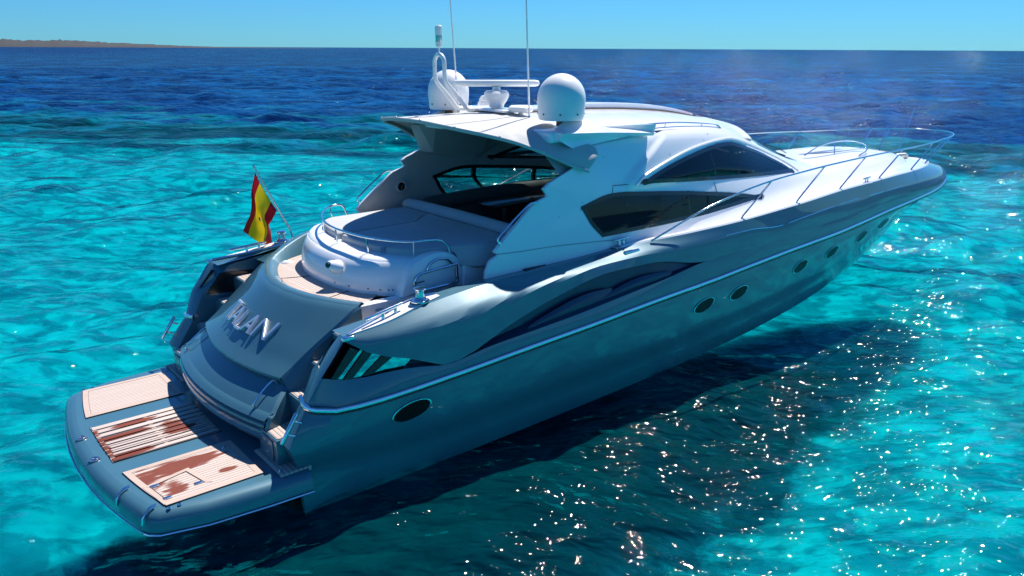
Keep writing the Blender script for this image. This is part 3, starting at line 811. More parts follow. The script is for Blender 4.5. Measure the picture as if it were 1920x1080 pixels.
# the starboard pad folds down over the passage side
Q0 = [(4.62,-1.60,3.0),(5.1,-1.80,3.02),(5.9,-1.81,3.02)]; Q1 = [(4.70,-1.76,2.72),(5.1,-1.95,2.68),(5.9,-1.98,2.70)]
qa, qb = cr(Q0, 14), cr(Q1, 14); v, f = grid([qa, (qa+qb)/2 + np.array([0, -.04, .03]), qb, qb + np.array([0, .1, -.05])]); mesh("pad_flank", np.array(v) - np.array([4.9, 0, 2.92]), f, 'cushion', sunpad, 50)
v, f = rbox(4.75, 6.3, -1.80, -1.55, 2.0, 2.72, .03); mesh("pod_flank", v, f, 'white', pod)
P = cr([(6.05, 2.12, 3.02), (6.03, 1.9, 3.06), (6.03, .8, 3.08), (6.03, -.6, 3.08), (6.03, -1.75, 3.06), (6.05, -1.9, 3.02)], 40)
v, f = tube(P, np.concatenate([[.06, .10], np.full(36, .13), [.10, .06]]), 14); mesh("bolster", v, f, 'cushion', yacht, 60)

# ------------------------------------------------------------------ deckhouse shell (sides + roof), one skin mirrored to port
ST = {   # station x: (half-breadth, height) from the deck up and over to the centreline
 4.8: [(2.36,2.50),(2.36,2.90),(2.335,3.5),(2.32,4.0),(2.25,4.45),(1.3,4.85),(0,4.96)],
 6.2: [(2.45,2.50),(2.43,2.90),(2.36,3.5),(2.32,4.0),(2.23,4.48),(1.3,4.86),(0,4.98)],
 7.0: [(2.52,2.55),(2.48,2.9),(2.40,3.5),(2.33,4.05),(2.19,4.55),(1.25,4.90),(0,5.0)],
 8.0: [(2.57,2.60),(2.50,2.9),(2.41,3.5),(2.29,4.08),(2.09,4.62),(1.2,4.93),(0,5.02)],
 9.0: [(2.58,2.64),(2.50,2.9),(2.40,3.48),(2.24,4.07),(1.98,4.66),(1.15,4.93),(0,5.02)],
 10: [(2.57,2.68),(2.47,2.91),(2.36,3.45),(2.17,4.03),(1.88,4.64),(1.1,4.90),(0,4.99)],
 11: [(2.52,2.72),(2.41,2.93),(2.28,3.42),(2.07,3.96),(1.78,4.57),(1.05,4.84),(0,4.93)],
 12: [(2.44,2.76),(2.31,2.96),(2.17,3.38),(1.95,3.86),(1.66,4.44),(1.0,4.74),(0,4.83)],
 13: [(2.33,2.80),(2.19,3.0),(2.04,3.35),(1.81,3.74),(1.52,4.20),(.9,4.54),(0,4.66)],
 14: [(2.20,2.84),(2.05,3.02),(1.90,3.31),(1.66,3.62),(1.37,3.93),(.8,4.24),(0,4.38)],
 15: [(2.05,2.86),(1.91,3.03),(1.75,3.26),(1.52,3.47),(1.22,3.66),(.7,3.90),(0,4.02)],
 16: [(1.92,2.88),(1.78,3.04),(1.62,3.21),(1.38,3.33),(1.08,3.44),(.6,3.57),(0,3.64)],
 16.6: [(1.86,2.89),(1.72,3.04),(1.56,3.17),(1.32,3.28),(1.0,3.36),(.56,3.46),(0,3.50)],
 18: [(1.74,2.90),(1.62,3.02),(1.47,3.15),(1.24,3.26),(.95,3.35),(.54,3.44),(0,3.48)],
 19.7: [(1.60,2.90),(1.49,3.01),(1.36,3.13),(1.16,3.24),(.90,3.33),(.52,3.41),(0,3.45)],
 21: [(1.42,2.89),(1.32,2.98),(1.21,3.08),(1.05,3.17),(.82,3.25),(.48,3.32),(0,3.35)],
 22.2: [(1.12,2.86),(1.05,2.93),(.97,3.0),(.85,3.06),(.68,3.12),(.40,3.17),(0,3.19)],
 23.0: [(.78,2.83),(.73,2.87),(.68,2.92),(.60,2.96),(.48,3.0),(.28,3.03),(0,3.05)],
 23.5: [(.40,2.81),(.38,2.83),(.35,2.86),(.31,2.88),(.25,2.90),(.15,2.92),(0,2.93)]}
SX = np.array(sorted(ST)); TAB = np.array([ST[x] for x in SX])
SV = np.array([0, .20, .51, .79, 1.0, 1.5, 2.0])
def shell(x, sv):
    """(x, y, z) on the starboard skin; sv 0 deck .. 1 roof edge .. 2 centreline"""
    y = np.array([pchip(SX, TAB[:, i, 0], [x])[0] for i in range(7)]); z = np.array([pchip(SX, TAB[:, i, 1], [x])[0] for i in range(7)])
    return np.array([x, -pchip(SV, y, [sv])[0], pchip(SV, z, [sv])[0]])
def shell_y(x, z):
    sv = np.linspace(0, 1.25, 60); y = [pchip(SX, TAB[:, i, 0], [x])[0] for i in range(7)]; zz = [pchip(SX, TAB[:, i, 1], [x])[0] for i in range(7)]
    return float(np.interp(z, pchip(SV, zz, sv), pchip(SV, y, sv)) + arch(np.float64(x), np.float64(z)))
def sst(a, b, x):
    t = np.clip((x - a) / (b - a), 0, 1); return t*t*(3 - 2*t)
def arch(x, z):
    xe = 8.02 + 1.35 * np.clip((z - 3.85) / .75, 0, 1) ** 1.2
    return .07 * sst(xe, xe + .24, x) * sst(3.64, 3.84, z + np.maximum(0, x - 11.2) * .12) * (1 - sst(12.2, 14.2, x)) * (1 - sst(4.62, 4.78, z))
EDGE = [(2.50,4.78),(2.70,4.80),(2.87,4.88),(2.965,5.07),(2.985,5.00),(3.02,4.975),(3.10,5.06),(3.3,5.31),(3.5,5.57),(3.68,5.80),(3.735,5.89),(3.80,6.14),(3.83,6.16),(3.94,6.08),(4.02,6.20),(4.1,6.42),(4.26,6.86),(4.43,7.25),(4.52,7.45)]
ROWSV = []
for z, xs in EDGE:
    zz = [pchip(SX, TAB[:, i, 1], [xs])[0] for i in range(7)]; q = np.linspace(0, 1.1, 200)
    ROWSV.append((float(np.interp(z, pchip(SV, zz, q), q)), xs))
NU = 380
dr = []
for i in range(len(ROWSV) - 1):
    (a, xa), (b, xb) = ROWSV[i], ROWSV[i+1]; k = max(1, int(round((b - a) / .022)))
    for j in range(k): dr.append((a + (b-a)*j/k, xa + (xb-xa)*j/k))
dr.append(ROWSV[-1])
last = dr[-1]
for t in np.linspace(last[0], 2.0, 16)[1:]:
    q = (t - last[0]) / (2 - last[0]); dr.append((t, last[1] - .75 * q ** .6))
us = np.linspace(0, 1, NU)
ytab = np.array([[0.0]*7])
rows = []
for sv, xs in dr:
    x = xs + (23.5 - xs) * us
    ys = np.array([pchip(SX, TAB[:, i, 0], x) for i in range(7)]); zs = np.array([pchip(SX, TAB[:, i, 1], x) for i in range(7)])
    yy = np.array([pchip(SV, ys[:, k], [sv])[0] for k in range(NU)]); zz = np.array([pchip(SV, zs[:, k], [sv])[0] for k in range(NU)])
    yy = yy + arch(x, zz)
    rows.append(np.stack([x, -yy, zz], 1))
LOWER = [(6.90,3.545),(7.67,3.695),(8.70,3.625),(9.85,3.505),(10.52,3.415),(11.77,3.24),(12.95,3.025),(12.1,3.003),(10.19,2.952),(8.65,2.94),(7.38,2.94),(7.14,3.18),(7.02,3.36)]
UPPER = [(8.45,3.80),(8.88,3.933),(9.36,4.05),(9.92,4.15),(10.42,4.22),(10.96,4.279),(11.40,4.306),(11.86,4.30),(12.25,4.245),(12.76,4.127),(13.4,3.97),(13.94,3.80),(14.60,3.56),(14.95,3.34),(13.33,3.437),(11.0,3.598)]
def smooth_poly(P, n, corners):
    P = np.array(P, float); out = []
    idx = list(corners) + [corners[0] + len(P)]
    for a, b in zip(idx[:-1], idx[1:]):
        seg = [P[i % len(P)] for i in range(a, b + 1)]
        q = cr(np.c_[np.array(seg), np.zeros(len(seg))], max(3, int(n * len(seg) / len(P))))[:-1, :2]; out.append(q)
    return np.vstack(out)
LOW = smooth_poly(LOWER, 80, (0, 6, 10)); UPP = smooth_poly(UPPER, 90, (0, 13))
def shrink(P, d):
    n = len(P); out = []
    area = .5 * sum(P[i][0]*P[(i+1) % n][1] - P[(i+1) % n][0]*P[i][1] for i in range(n)); sgn = 1 if area > 0 else -1
    for i in range(n):
        t = P[(i+1) % n] - P[i-1]; t = t / (np.linalg.norm(t) + 1e-9); out.append(P[i] + sgn * d * np.array([-t[1], t[0]]))
    return np.array(out)
LOWc, UPPc = shrink(LOW, .04), shrink(UPP, .04)
v, f = grid(rows)
cx = np.array([v[list(q)].mean(0) for q in f]); nrow = len(dr); 
hole = (cx[:, 1] < -.9) & (inside(cx[:, 0], cx[:, 2], LOWc) | (inside(cx[:, 0], cx[:, 2], UPPc)))
# windscreen opening: between the pillars over the front of the roof
sv_of = np.repeat([d[0] for d in dr], NU)[[q[0] for q in f]]
wind = (sv_of > 1.12) & (cx[:, 0] > 13.35 + .25 * (2 - sv_of) * 0) & (cx[:, 0] < 16.15)
f = [q for q, h, w_ in zip(f, hole, wind) if not h and not w_]
dv, df = mirrored(v, f)
house = mesh("deckhouse", dv, df, 'white', yacht, 30)
mod = house.modifiers.new("shell", 'SOLIDIFY'); mod.thickness = .07; mod.offset = -1
house.data.materials.append(MT['liner']); mod.material_offset = 1; mod.material_offset_rim = 0
# windscreen glass
gr = [[shell(x, s_) * np.array([1, sg_, 1]) for x in np.linspace(13.25, 16.25, 24)] for (s_, sg_) in [(s_, 1) for s_ in np.linspace(1.08, 2, 10)] + [(s_, -1) for s_ in np.linspace(2, 1.08, 10)[1:]]]
v, f = grid(gr); v[:, 2] += .004; mesh("windscreen", v, f, 'glass_dark', house, 60)
for yv in (-.62, .62):
    q = np.array([shell(x, 1.5 if True else 0) * np.array([1, -np.sign(yv) if yv > 0 else 1, 1]) for x in np.linspace(13.25, 16.25, 20)]); q[:, 2] += .012
    v, f = tube(q, .022, 6); mesh("windscreen_mullion", v, f, 'black', house)
for s in (1, -1):
    fl = s < 0
    for (P, nm, bars) in ((LOW, "lower_window", [((8.09,3.66),(8.10,3.42),(8.28,3.19),(8.62,2.95)), ((9.94,3.50),(9.92,3.25),(10.0,2.95))]), (UPP, "upper_window", [((10.95,4.285),(11.03,3.60)), ((11.98,4.29),(12.0,3.53))])):
        Pi = shrink(P, .075)
        out = np.array([(x, -shell_y(x, z), z) for x, z in P]); inn = np.array([(x, -shell_y(x, z), z) for x, z in Pi])
        O = np.array([0, -1, 0])
        v, f = grid([out + O*.002, out + O*.012, inn + O*.012, inn - O*.085, out - O*.085], True)
        wn = mesh(nm, v, f, 'black', house, 30, flip=fl)
        # pane
        c = np.array(Pi).mean(0); rr = []
        for t in (0, .25, .5, .75, .94):
            q = Pi + (c - Pi) * t; rr.append(np.array([(x, -shell_y(x, z) - .003, z) for x, z in q]))
        v, f = grid(rr, True); n = len(Pi); f.append(tuple(range(4*n, 5*n)))
        mesh("pane", v, f, 'glass', wn, 60, flip=fl)
        for b in bars:
            q = cr([(x, 0, z) for x, z in b], 14); q[:, 1] = [-shell_y(a[0], a[2]) + .02 for a in q]
            rw = []
            for dx, dy in ((-.045, -.022), (.045, -.022), (.045, .05), (-.045, .05)): rw.append(q + np.array([dx, dy, 0]))
            v, f = grid(rw + [rw[0]]); mesh("mullion", v, f, 'black', wn, 20, flip=fl)
    # bright trim line following the arch of the upper window
    tr_ = np.array([(x, -shell_y(x, z) - .012, z) for x, z in cr([(a[0], 0, a[1]) for a in [(8.30,3.79),(8.58,3.93),(9.0,4.05),(9.49,4.16),(9.97,4.25),(10.47,4.315),(11.0,4.355),(11.44,4.373),(11.99,4.36),(12.56,4.265),(13.24,4.10),(14.2,3.82),(14.85,3.57),(15.2,3.34)]], 50)[:, [0, 2]]])
    v, f = tube(tr_, .024, 8); mesh("arch_moulding", v, f, 'white', house, flip=fl)
    # crease moulding between the coaming and the bulwark, and the belt panel seams
    q = np.array([(x, -shell_y(x, z) - .004, z) for x, z in [(5.02,2.975),(5.5,2.95),(6.2,2.935),(6.9,2.90),(7.5,2.86),(8.0,2.80)]])
    v, f = tube(cr(q, 24), .009, 6); mesh("coaming_seam", v, f, 'liner', house, flip=fl)
    q = np.array([(x, -shell_y(x, z) - .003, z) for x, z in [(7.72,3.68),(7.75,3.83),(8.6,3.80)]]); v, f = tube(q, .006, 5); mesh("belt_seam", v, f, 'black', house, flip=fl)
    q = np.array([(x, -shell_y(x, z) - .003, z) for x, z in [(10.95,3.555),(11.0,3.35)]]); v, f = tube(q, .006, 5); mesh("belt_seam", v, f, 'black', house, flip=fl)
    sc_ = []
    for x, z in ((6.95,3.62),(6.4,3.42),(9.0,3.75),(9.75,3.72),(9.5,4.25),(10.85,4.42),(11.1,4.52),(12.7,3.6),(7.6,4.35)):
        v, f = lathe([(0, .006), (.012, .005), (.014, 0)], 0, 0, 0, 10); v = orient(v, (x, -shell_y(x, z), z), (0, -1, .2)); f = [tuple(reversed(q)) for q in f]; sc_.append((v, f))
    v, f = join(sc_); mesh("snap_button", v, f, 'steel_dull', house, flip=fl)
    # handrail on the sloping aft edge
    q = cr([(5.10,-2.37,3.13),(5.04,-2.37,3.22),(5.2,-2.37,3.36),(5.5,-2.37,3.58),(5.72,-2.37,3.72),(5.84,-2.37,3.745),(5.93,-2.365,3.72)], 30)
    v, f = tube(q, .018, 8); mesh("coaming_handrail", v, f, 'chrome', house, flip=fl)
    # loudspeaker grille on the inner face
    v, f = lathe([(0, .0), (.08, .004), (.095, .018), (.12, .02), (.135, .01), (.135, 0)], 0, 0, 0, 28); v = orient(v, (6.05, -2.245, 3.40), (0, 1, 0)); f = [tuple(reversed(q)) for q in f]
    spk = mesh("loudspeaker", v, f, 'liner', house, flip=fl)
    v, f = lathe([(0, .012), (.088, .012)], 0, 0, 0, 24); v = orient(v, (6.05, -2.245, 3.40), (0, 1, 0)); f = [tuple(reversed(q)) for q in f]
    mesh("speaker_cone", v, f, 'black', spk, flip=fl)
    v, f = join([tube(np.array([(6.05, -2.228, 3.40), (6.05 + .12*math.cos(a), -2.224, 3.40 + .12*math.sin(a))]), .008, 5) for a in (.5, 2.6, 4.7)]); mesh("speaker_spoke", v, f, 'steel_dull', spk, flip=fl)
    # roof edge gutter and grab rail
    q = np.array([shell(x, 1.02) + np.array([0, -.01, .008]) for x in np.linspace(7.3, 12.6, 40)]); v, f = tube(q, .016, 6); mesh("roof_gutter", v, f, 'rubber', house, flip=fl)
    q = np.array([shell(x, 1.10) + np.array([0, -.02, .075]) for x in np.linspace(8.9, 12.0, 24)]); q[0][2] -= .06; q[-1][2] -= .06
    v, f = tube(q, .017, 8); gr_ = mesh("roof_grab_rail", v, f, 'chrome', house, flip=fl)
    for i in (7, 17): v, f = tube(np.array([shell(q[i][0], 1.10), q[i]]), .012, 6); mesh("rail_post", v, f, 'chrome', gr_, flip=fl)
    # streamlined roof blade beside each dome
    xs = np.linspace(0, 1, 26); A, B, Cc, D, E_ = [], [], [], [], []
    for t in xs:
        x = 6.50 + 2.55 * t; k = 1 - t; yb = 2.32 - .10*t; 
        e = .35 + .65 * min(1, t / .14) ** .6
        top = 4.85 + .19 * math.sin(math.pi * min(1, t / .62)) * (1 if t < .31 else max(0, 1 - ((t - .31) / .35) ** 1.6)) * e
        lip = 4.84 - .15*t**1.4
        rz = shell(x, 1.0)[2]
        lo = lip - (lip - rz - .01) * min(1, .35 + t / .22)
        A.append((x, -(yb - .75*k*e - .02), 4.86)); B.append((x, -(yb - .42*e), max(top, lip + .01))); Cc.append((x, -(yb + .0), lip))
        D.append((x, -(yb - .13 * e), lip - .16 * k * e - .02)); E_.append((x + .0, -(abs(shell(x, 1.0)[1]) + .02), min(lo, lip - .03)))
    A0 = np.array(A) + np.array([0, .05, -.22])
    v, f = grid([A0, np.array(A), np.array(B), np.array(Cc), np.array(D), np.array(E_)]); f = [tuple(reversed(q)) for q in f]
    f.append(tuple(26*i for i in range(6)))
    mesh("roof_blade", v, f, 'white', house, 25, flip=fl)
# raised sliding roof panel with its dark gasket
for (y0, y1) in ((-.05, 1.35),):
    xs = np.linspace(7.6, 12.9, 30); zc = np.array([shell(x, 2.0)[2] for x in xs]); zs_ = np.array([shell(x, 1.5)[2] - .0 for x in xs])
    rise = .13 * np.sin(np.pi * np.clip((xs - 7.3) / 6.4, 0, 1)) ** .5
    rws = []
    for yy, dz in ((y0 - .02, -.05), (y0, rise * .9), (y0 + .08, rise), ((y0 + y1)/2, rise + .01), (y1 - .08, rise), (y1, rise * .9), (y1 + .02, -.10)):
        zz = zc - (zc - zs_) * (abs(yy) / 1.15) ** 2; rws.append(np.stack([xs, np.full(30, yy), zz + dz], 1))
    v, f = grid(rws); f = [tuple(reversed(q)) for q in f]; f.append(tuple(range(0, 7*30, 30))); 
    rp = mesh("roof_panel", v, f, 'white', house, 30)
    q = np.stack([xs, np.full(30, y0 - .03), zc + .012], 1); v, f = tube(q, .014, 6); mesh("gasket", v, f, 'rust', rp)
# front lip of the roof over the windscreen
q = []
rws = [[], [], []]
for s_ in list(np.linspace(1.05, 2, 14)) + list(np.linspace(2, 1.05, 14)[1:]):
    sg_ = 1 if len(rws[0]) < 14 else -1
    a = shell(12.9, s_) * np.array([1, sg_, 1]); b = shell(13.3, s_) * np.array([1, sg_, 1])
    rws[0].append(a + np.array([0, 0, .012])); rws[1].append(b + np.array([.12, 0, .05])); rws[2].append(b + np.array([.05, 0, -.01]))
v, f = grid([np.array(r) for r in rws]); mesh("roof_visor", v, f, 'white', house, 30)
for y_ in (.55, -.55):                     # wipers
    q = np.array([(16.35, y_, 3.58), (16.0, y_ + .05, 3.72), (15.2, y_ + .15, 3.93)]); v, f = tube(cr(q, 10), .014, 6); mesh("wiper", v, f, 'black', house)
# ------------------------------------------------------------------ canvas awning stretched aft of the hardtop
AE = [(4.82,0,5.04),(4.87,.5,5.025),(4.97,1.0,4.98),(5.14,1.35,4.925),(5.45,1.63,4.84),(5.8,1.88,4.73),(6.15,2.10,4.58),(6.5,2.27,4.41),(6.80,2.37,4.27),(7.02,2.44,4.20)]
AF = [(6.95,0,5.075),(6.98,.6,5.05),(7.02,1.1,4.985),(7.07,1.5,4.90),(7.12,1.80,4.80),(7.18,2.02,4.70),(7.24,2.17,4.62),(7.32,2.24,4.56),(7.36,2.29,4.50),(7.38,2.32,4.44)]
def both(P, n):
    q = cr(P, n); m = q[1:][::-1].copy(); m[:, 1] *= -1; return np.vstack([m, q])
e0 = both(AE, 34); e2 = both(AF, 34); ys = np.linspace(-1, 1, len(e0))
rws = []
for t in np.linspace(0, 1, 16):
    r = e0*(1-t) + e2*t
    b_ = math.sin(math.pi*t)
    r[:, 2] += .05*b_*(np.abs(ys) > .35)*np.minimum(1, (np.abs(ys) - .35)*3) - .015*b_
    r[:, 1] += .05*b_*np.sign(ys)*np.clip(np.abs(ys) - .5, 0, 1)*2
    r[:, 2] += .012*np.sin(ys*21 + t*5)*b_*np.abs(ys)
    rws.append(r)
lip = e0.copy(); lip[:, 2] -= .06; lip[:, 0] += .015
lip2 = lip.copy(); lip2[:, 0] += .06; lip2[:, 1] *= .985
v, f = grid([lip2, lip] + rws); f = [tuple(reversed(q)) for q in f]
aw = mesh("canvas_awning", v, f, 'awning', yacht, 40)
mod = aw.modifiers.new("cloth", 'SOLIDIFY'); mod.thickness = .012; mod.offset = -1
v, f = tube(e0 + np.array([-.012, 0, -.01]), .022, 8); mesh("awning_batten", v, f, 'awning', aw)
for i in range(8, 60, 7):
    p = e0[i]; v, f = rbox(p[0]-.03, p[0]-.005, p[1]-.02, p[1]+.02, p[2]-.03, p[2]+.03, .008); mesh("batten_clip", v, f, 'steel_dull', aw)
v, f = tube(np.array([rws[k][24] + np.array([0, 0, .004]) for k in range(16)]), .005, 5); mesh("cloth_seam", v, f, 'liner', aw)
for s in (1, -1):
    # folding bracket panel under the roof (faceted)
    B1 = [(6.15,-1.95,4.72),(6.55,-2.22,4.12),(7.1,-2.22,3.98),(8.2,-2.2,3.98),(8.2,-1.9,4.62),(6.6,-1.85,4.80)]
    B2 = [(6.25,-1.80,4.72),(6.75,-2.02,4.10),(7.2,-2.12,3.99),(8.2,-2.14,3.98),(8.2,-1.8,4.66),(6.6,-1.65,4.80)]
    n = 6; v = np.array(B1 + B2); f = [tuple(range(n-1, -1, -1)), (6, 7, 8, 11), (8, 9, 10, 11)] + [(i, (i+1) % n, (i+1) % n + n, i + n) for i in range(n)]
    mesh("roof_bracket", v, f, 'liner', house, 10, smooth=False, flip=s < 0)
    v = np.array([(6.9,-2.085,4.18),(7.05,-2.02,4.45),(8.1,-1.93,4.50)]) + np.array([0, .03, 0]); mesh("bracket_panel", v, [(0, 1, 2)], 'dark', house, smooth=False, flip=s < 0)
# ------------------------------------------------------------------ roof gear
def dome(cx, cy, zb, lab):
    o = empty("satellite_dome", (cx, cy, zb), yacht)
    pr = [(.16,-.02),(.39,0),(.405,.03),(.415,.10),(.43,.30),(.43,.36)] + [(.43*math.cos(R(a)), .36 + .44*math.sin(R(a))) for a in range(8, 90, 8)] + [(0, .80)]
    v, f = lathe(pr, 0, 0, 0, 48); f = [tuple(reversed(q)) for q in f]; mesh("radome", v, f, 'plastic', o, 40)
    v, f = lathe([(.17,-.17),(.17,-.15),(.09,-.145),(.085,-.02)], 0, 0, 0, 24); f = [tuple(reversed(q)) for q in f]; mesh("pedestal", v, f, 'rust', o, 30)
    sc_ = []
    for a in range(0, 360, 45):
        v, f = lathe([(0, .012), (.015, .01), (.016, 0)], 0, 0, 0, 8); f = [tuple(reversed(q)) for q in f]
        sc_.append((orient(v, (.418*math.cos(R(a)), .418*math.sin(R(a)), .11), (math.cos(R(a)), math.sin(R(a)), 0), (0, 0, 1)), f))
    v, f = join(sc_); mesh("screw", v, f, 'rubber', o)
dome(6.99, -1.745, 5.02, "s"); dome(6.99, 1.745, 5.02, "p")
for s in (1, -1):
    v, f = rbox(6.40, 7.6, -2.12, -1.2, 4.66, 4.865, .05); mesh("dome_plinth", v, f, 'white', house, flip=s < 0)
# radar: turntable on a bracket shelf, open array scanner across the view
radar = empty("radar", (6.9, 0, 4.9), yacht)
cX, cY = 6.9, 0.0
def rd(name, v, f, m, par=None, sharp=35): return mesh(name, np.asarray(v) - np.array([6.9, 0, 4.9]), f, m, par or radar, sharp)
v, f = lathe([(.10,5.14),(.14,5.15),(.15,5.20),(.20,5.27),(.235,5.34),(.24,5.42),(.20,5.46),(.08,5.47),(.07,5.53)], cX, cY, 0, 28); f = [tuple(reversed(q)) for q in f]
v = np.array(v); rd("radar_gearbox", v, f, 'plastic')
dirv = np.array([.772, -.635, 0]); perp = np.array([.635, .772, 0]); rws = []
for t, sx in ((-1.0, .35), (-.985, .8), (-.96, 1), (.90, 1), (.97, .8), (1.0, .3)):
    a = np.linspace(0, 2*math.pi, 16, endpoint=False)
    c = np.array([cX, cY, 5.60]) + dirv * t * .83
    rws.append(np.array([c + perp*.10*sx*abs(math.cos(q))**.7*np.sign(math.cos(q)) + np.array([0, 0, .062*sx*abs(math.sin(q))**.7*np.sign(math.sin(q))]) for q in a]))
v, f = grid(rws, True); f += [tuple(range(15, -1, -1)), tuple(range(80, 96))]; rd("radar_scanner", v, f, 'plastic')
v, f = rbox(6.62, 7.18, -.55, .95, 5.08, 5.13, .03); rd("radar_shelf", v, f, 'white')
for y_ in (-.42, .1, .62):
    v, f = rbox(6.80, 6.98, y_ - .05, y_ + .05, 4.88, 5.09, .03); rd("shelf_leg", v, f, 'white')
v, f = rbox(6.55, 7.25, -.62, 1.0, 4.86, 4.92, .03); rd("shelf_base", v, f, 'white')
q = cr([(6.75, -.3, 4.93), (6.72, -.28, 5.0), (6.68, -.22, 4.94)], 8); v, f = tube(q, .008, 5); rd("cable", v, f, 'black')
# mast loop with the all-round light
mast = empty("light_mast", (6.4, .45, 5.1), yacht)
def ma(name, v, f, m, par=None): return mesh(name, np.asarray(v) - np.array([6.4, .45, 5.1]), f, m, par or mast, 40)
lp = [(6.75,.28,5.11),(6.50,.28,5.11),(6.38,.28,5.14),(6.12,.28,5.42),(5.93,.28,5.62),(5.89,.28,5.75),(5.885,.285,6.0)]
lp[-1] = (5.885, .28, 5.95)
top = [(5.885, .44 - .16*math.cos(R(a)), 5.97 + .16*math.sin(R(a))) for a in range(15, 180, 15)]
lp2 = [(x, .88 - y, z) for x, y, z in lp][::-1]
v, f = tube(cr(lp + top + lp2, 90), .040, 12); ma("mast_loop", v, f, 'plastic')
v, f = tube(np.array([(5.885, .44, 6.13), (5.885, .44, 6.28)]), .018, 8); ma("light_stem", v, f, 'plastic')
v, f = lathe([(.04, 6.26), (.055, 6.27), (.058, 6.33), (.068, 6.34), (.068, 6.36), (.06, 6.36)], 5.885, .44, 0, 20); f = [tuple(reversed(q)) for q in f]; lt = ma("light_base", v, f, 'plastic')
v, f = lathe([(.056, 6.355), (.060, 6.36), (.060, 6.48)], 5.885, .44, 0, 20); f = [tuple(reversed(q)) for q in f]; ma("lens", v, f, 'steel_dull')
v, f = lathe([(.064, 6.475), (.066, 6.48), (.068, 6.63), (.05, 6.65), (0, 6.655)], 5.885, .44, 0, 20); f = [tuple(reversed(q)) for q in f]; ma("light_cap", v, f, 'plastic')
# whip aerials and small aerials
def whip(nm, bx, by, bz, tip):
    o = empty("whip_aerial", (bx, by, bz), yacht)
    v, f = tube(np.array([(0,0,0), (0,0,.10), (0,0,.14)]), [.03,.03,.02], 10); mesh("mount", v, f, 'steel_dull', o)
    P = np.linspace((0,0,.12), tip, 12); P[:, 0] += 0; v, f = tube(P, np.linspace(.019, .010, 12), 8); mesh("whip", v, f, 'plastic', o)
whip("a", 6.95, -.92, 4.90, (-.12, .02, 3.2)); whip("b", 6.85, 1.20, 4.92, (-.22, .0, 3.2))
v, f = lathe([(.05,4.90),(.05,5.08),(.21,5.09),(.235,5.13),(.23,5.18),(.19,5.21),(0,5.215)], 7.0, -.62, 0, 28); f = [tuple(reversed(q)) for q in f]; ga = mesh("gps_aerial", v, f, 'plastic', house, 40)
v, f = rbox(6.7, 7.3, -1.25, -.45, 4.80, 4.91, .04); mesh("aerial_plinth", v, f, 'white', house)
v, f = lathe([(.12,4.98),(.20,5.0),(.24,5.10),(.22,5.16),(.20,5.17),(.205,5.20),(.15,5.28),(0,5.31)], 7.75, 1.35, 0, 28); f = [tuple(reversed(q)) for q in f]; mesh("small_dome", v, f, 'plastic', house, 40)
v, f = rbox(6.6, 7.5, .95, 2.05, 4.80, 4.90, .04); mesh("roof_locker", v, f, 'white', house)

# ------------------------------------------------------------------ decks
toe = L['toe']
ks = [k for k in range(NST) if toe[k][0] > 7.6]
T0 = toe[ks].copy()
def inb(P, d):
    q = P.copy(); T = np.gradient(P, axis=0); T /= np.linalg.norm(T, axis=1)[:, None] + 1e-9
    n_ = np.stack([T[:, 1] * 0 - T[:, 1], T[:, 0], T[:, 0]*0], 1)
    q += n_ * d; q[:, 1] = np.minimum(q[:, 1], 0); return q
tp = np.clip((T0[:, 0] - 7.6) / 1.2, 0, 1)[:, None]
w0 = T0.copy(); w1 = inb(T0, .02) + np.array([0, 0, .028]); w2 = inb(T0, .10) + np.array([0, 0, .03]); w3 = inb(T0, .13) + np.array([0, 0, .004])
xi = np.clip(T0[:, 0], 7.6, 23.45)
base = np.array([shell(x, .02) for x in xi]); base[:, 2] += .0
far = T0[:, 0] > 23.45
base[far] = np.stack([np.minimum(T0[far, 0] - .14, 24.5), np.minimum(0, T0[far, 1] * .35), T0[far, 2] + .02], 1)
mid = w3 * .5 + base * .5; mid[:, 2] = np.minimum(w3[:, 2], base[:, 2]) + .0
v, f = mirrored(*grid([w0, w1, w2, w3, mid, base])); f = [tuple(reversed(q)) for q in f]
deck = mesh("deck", v, f, 'white', yacht, 40)
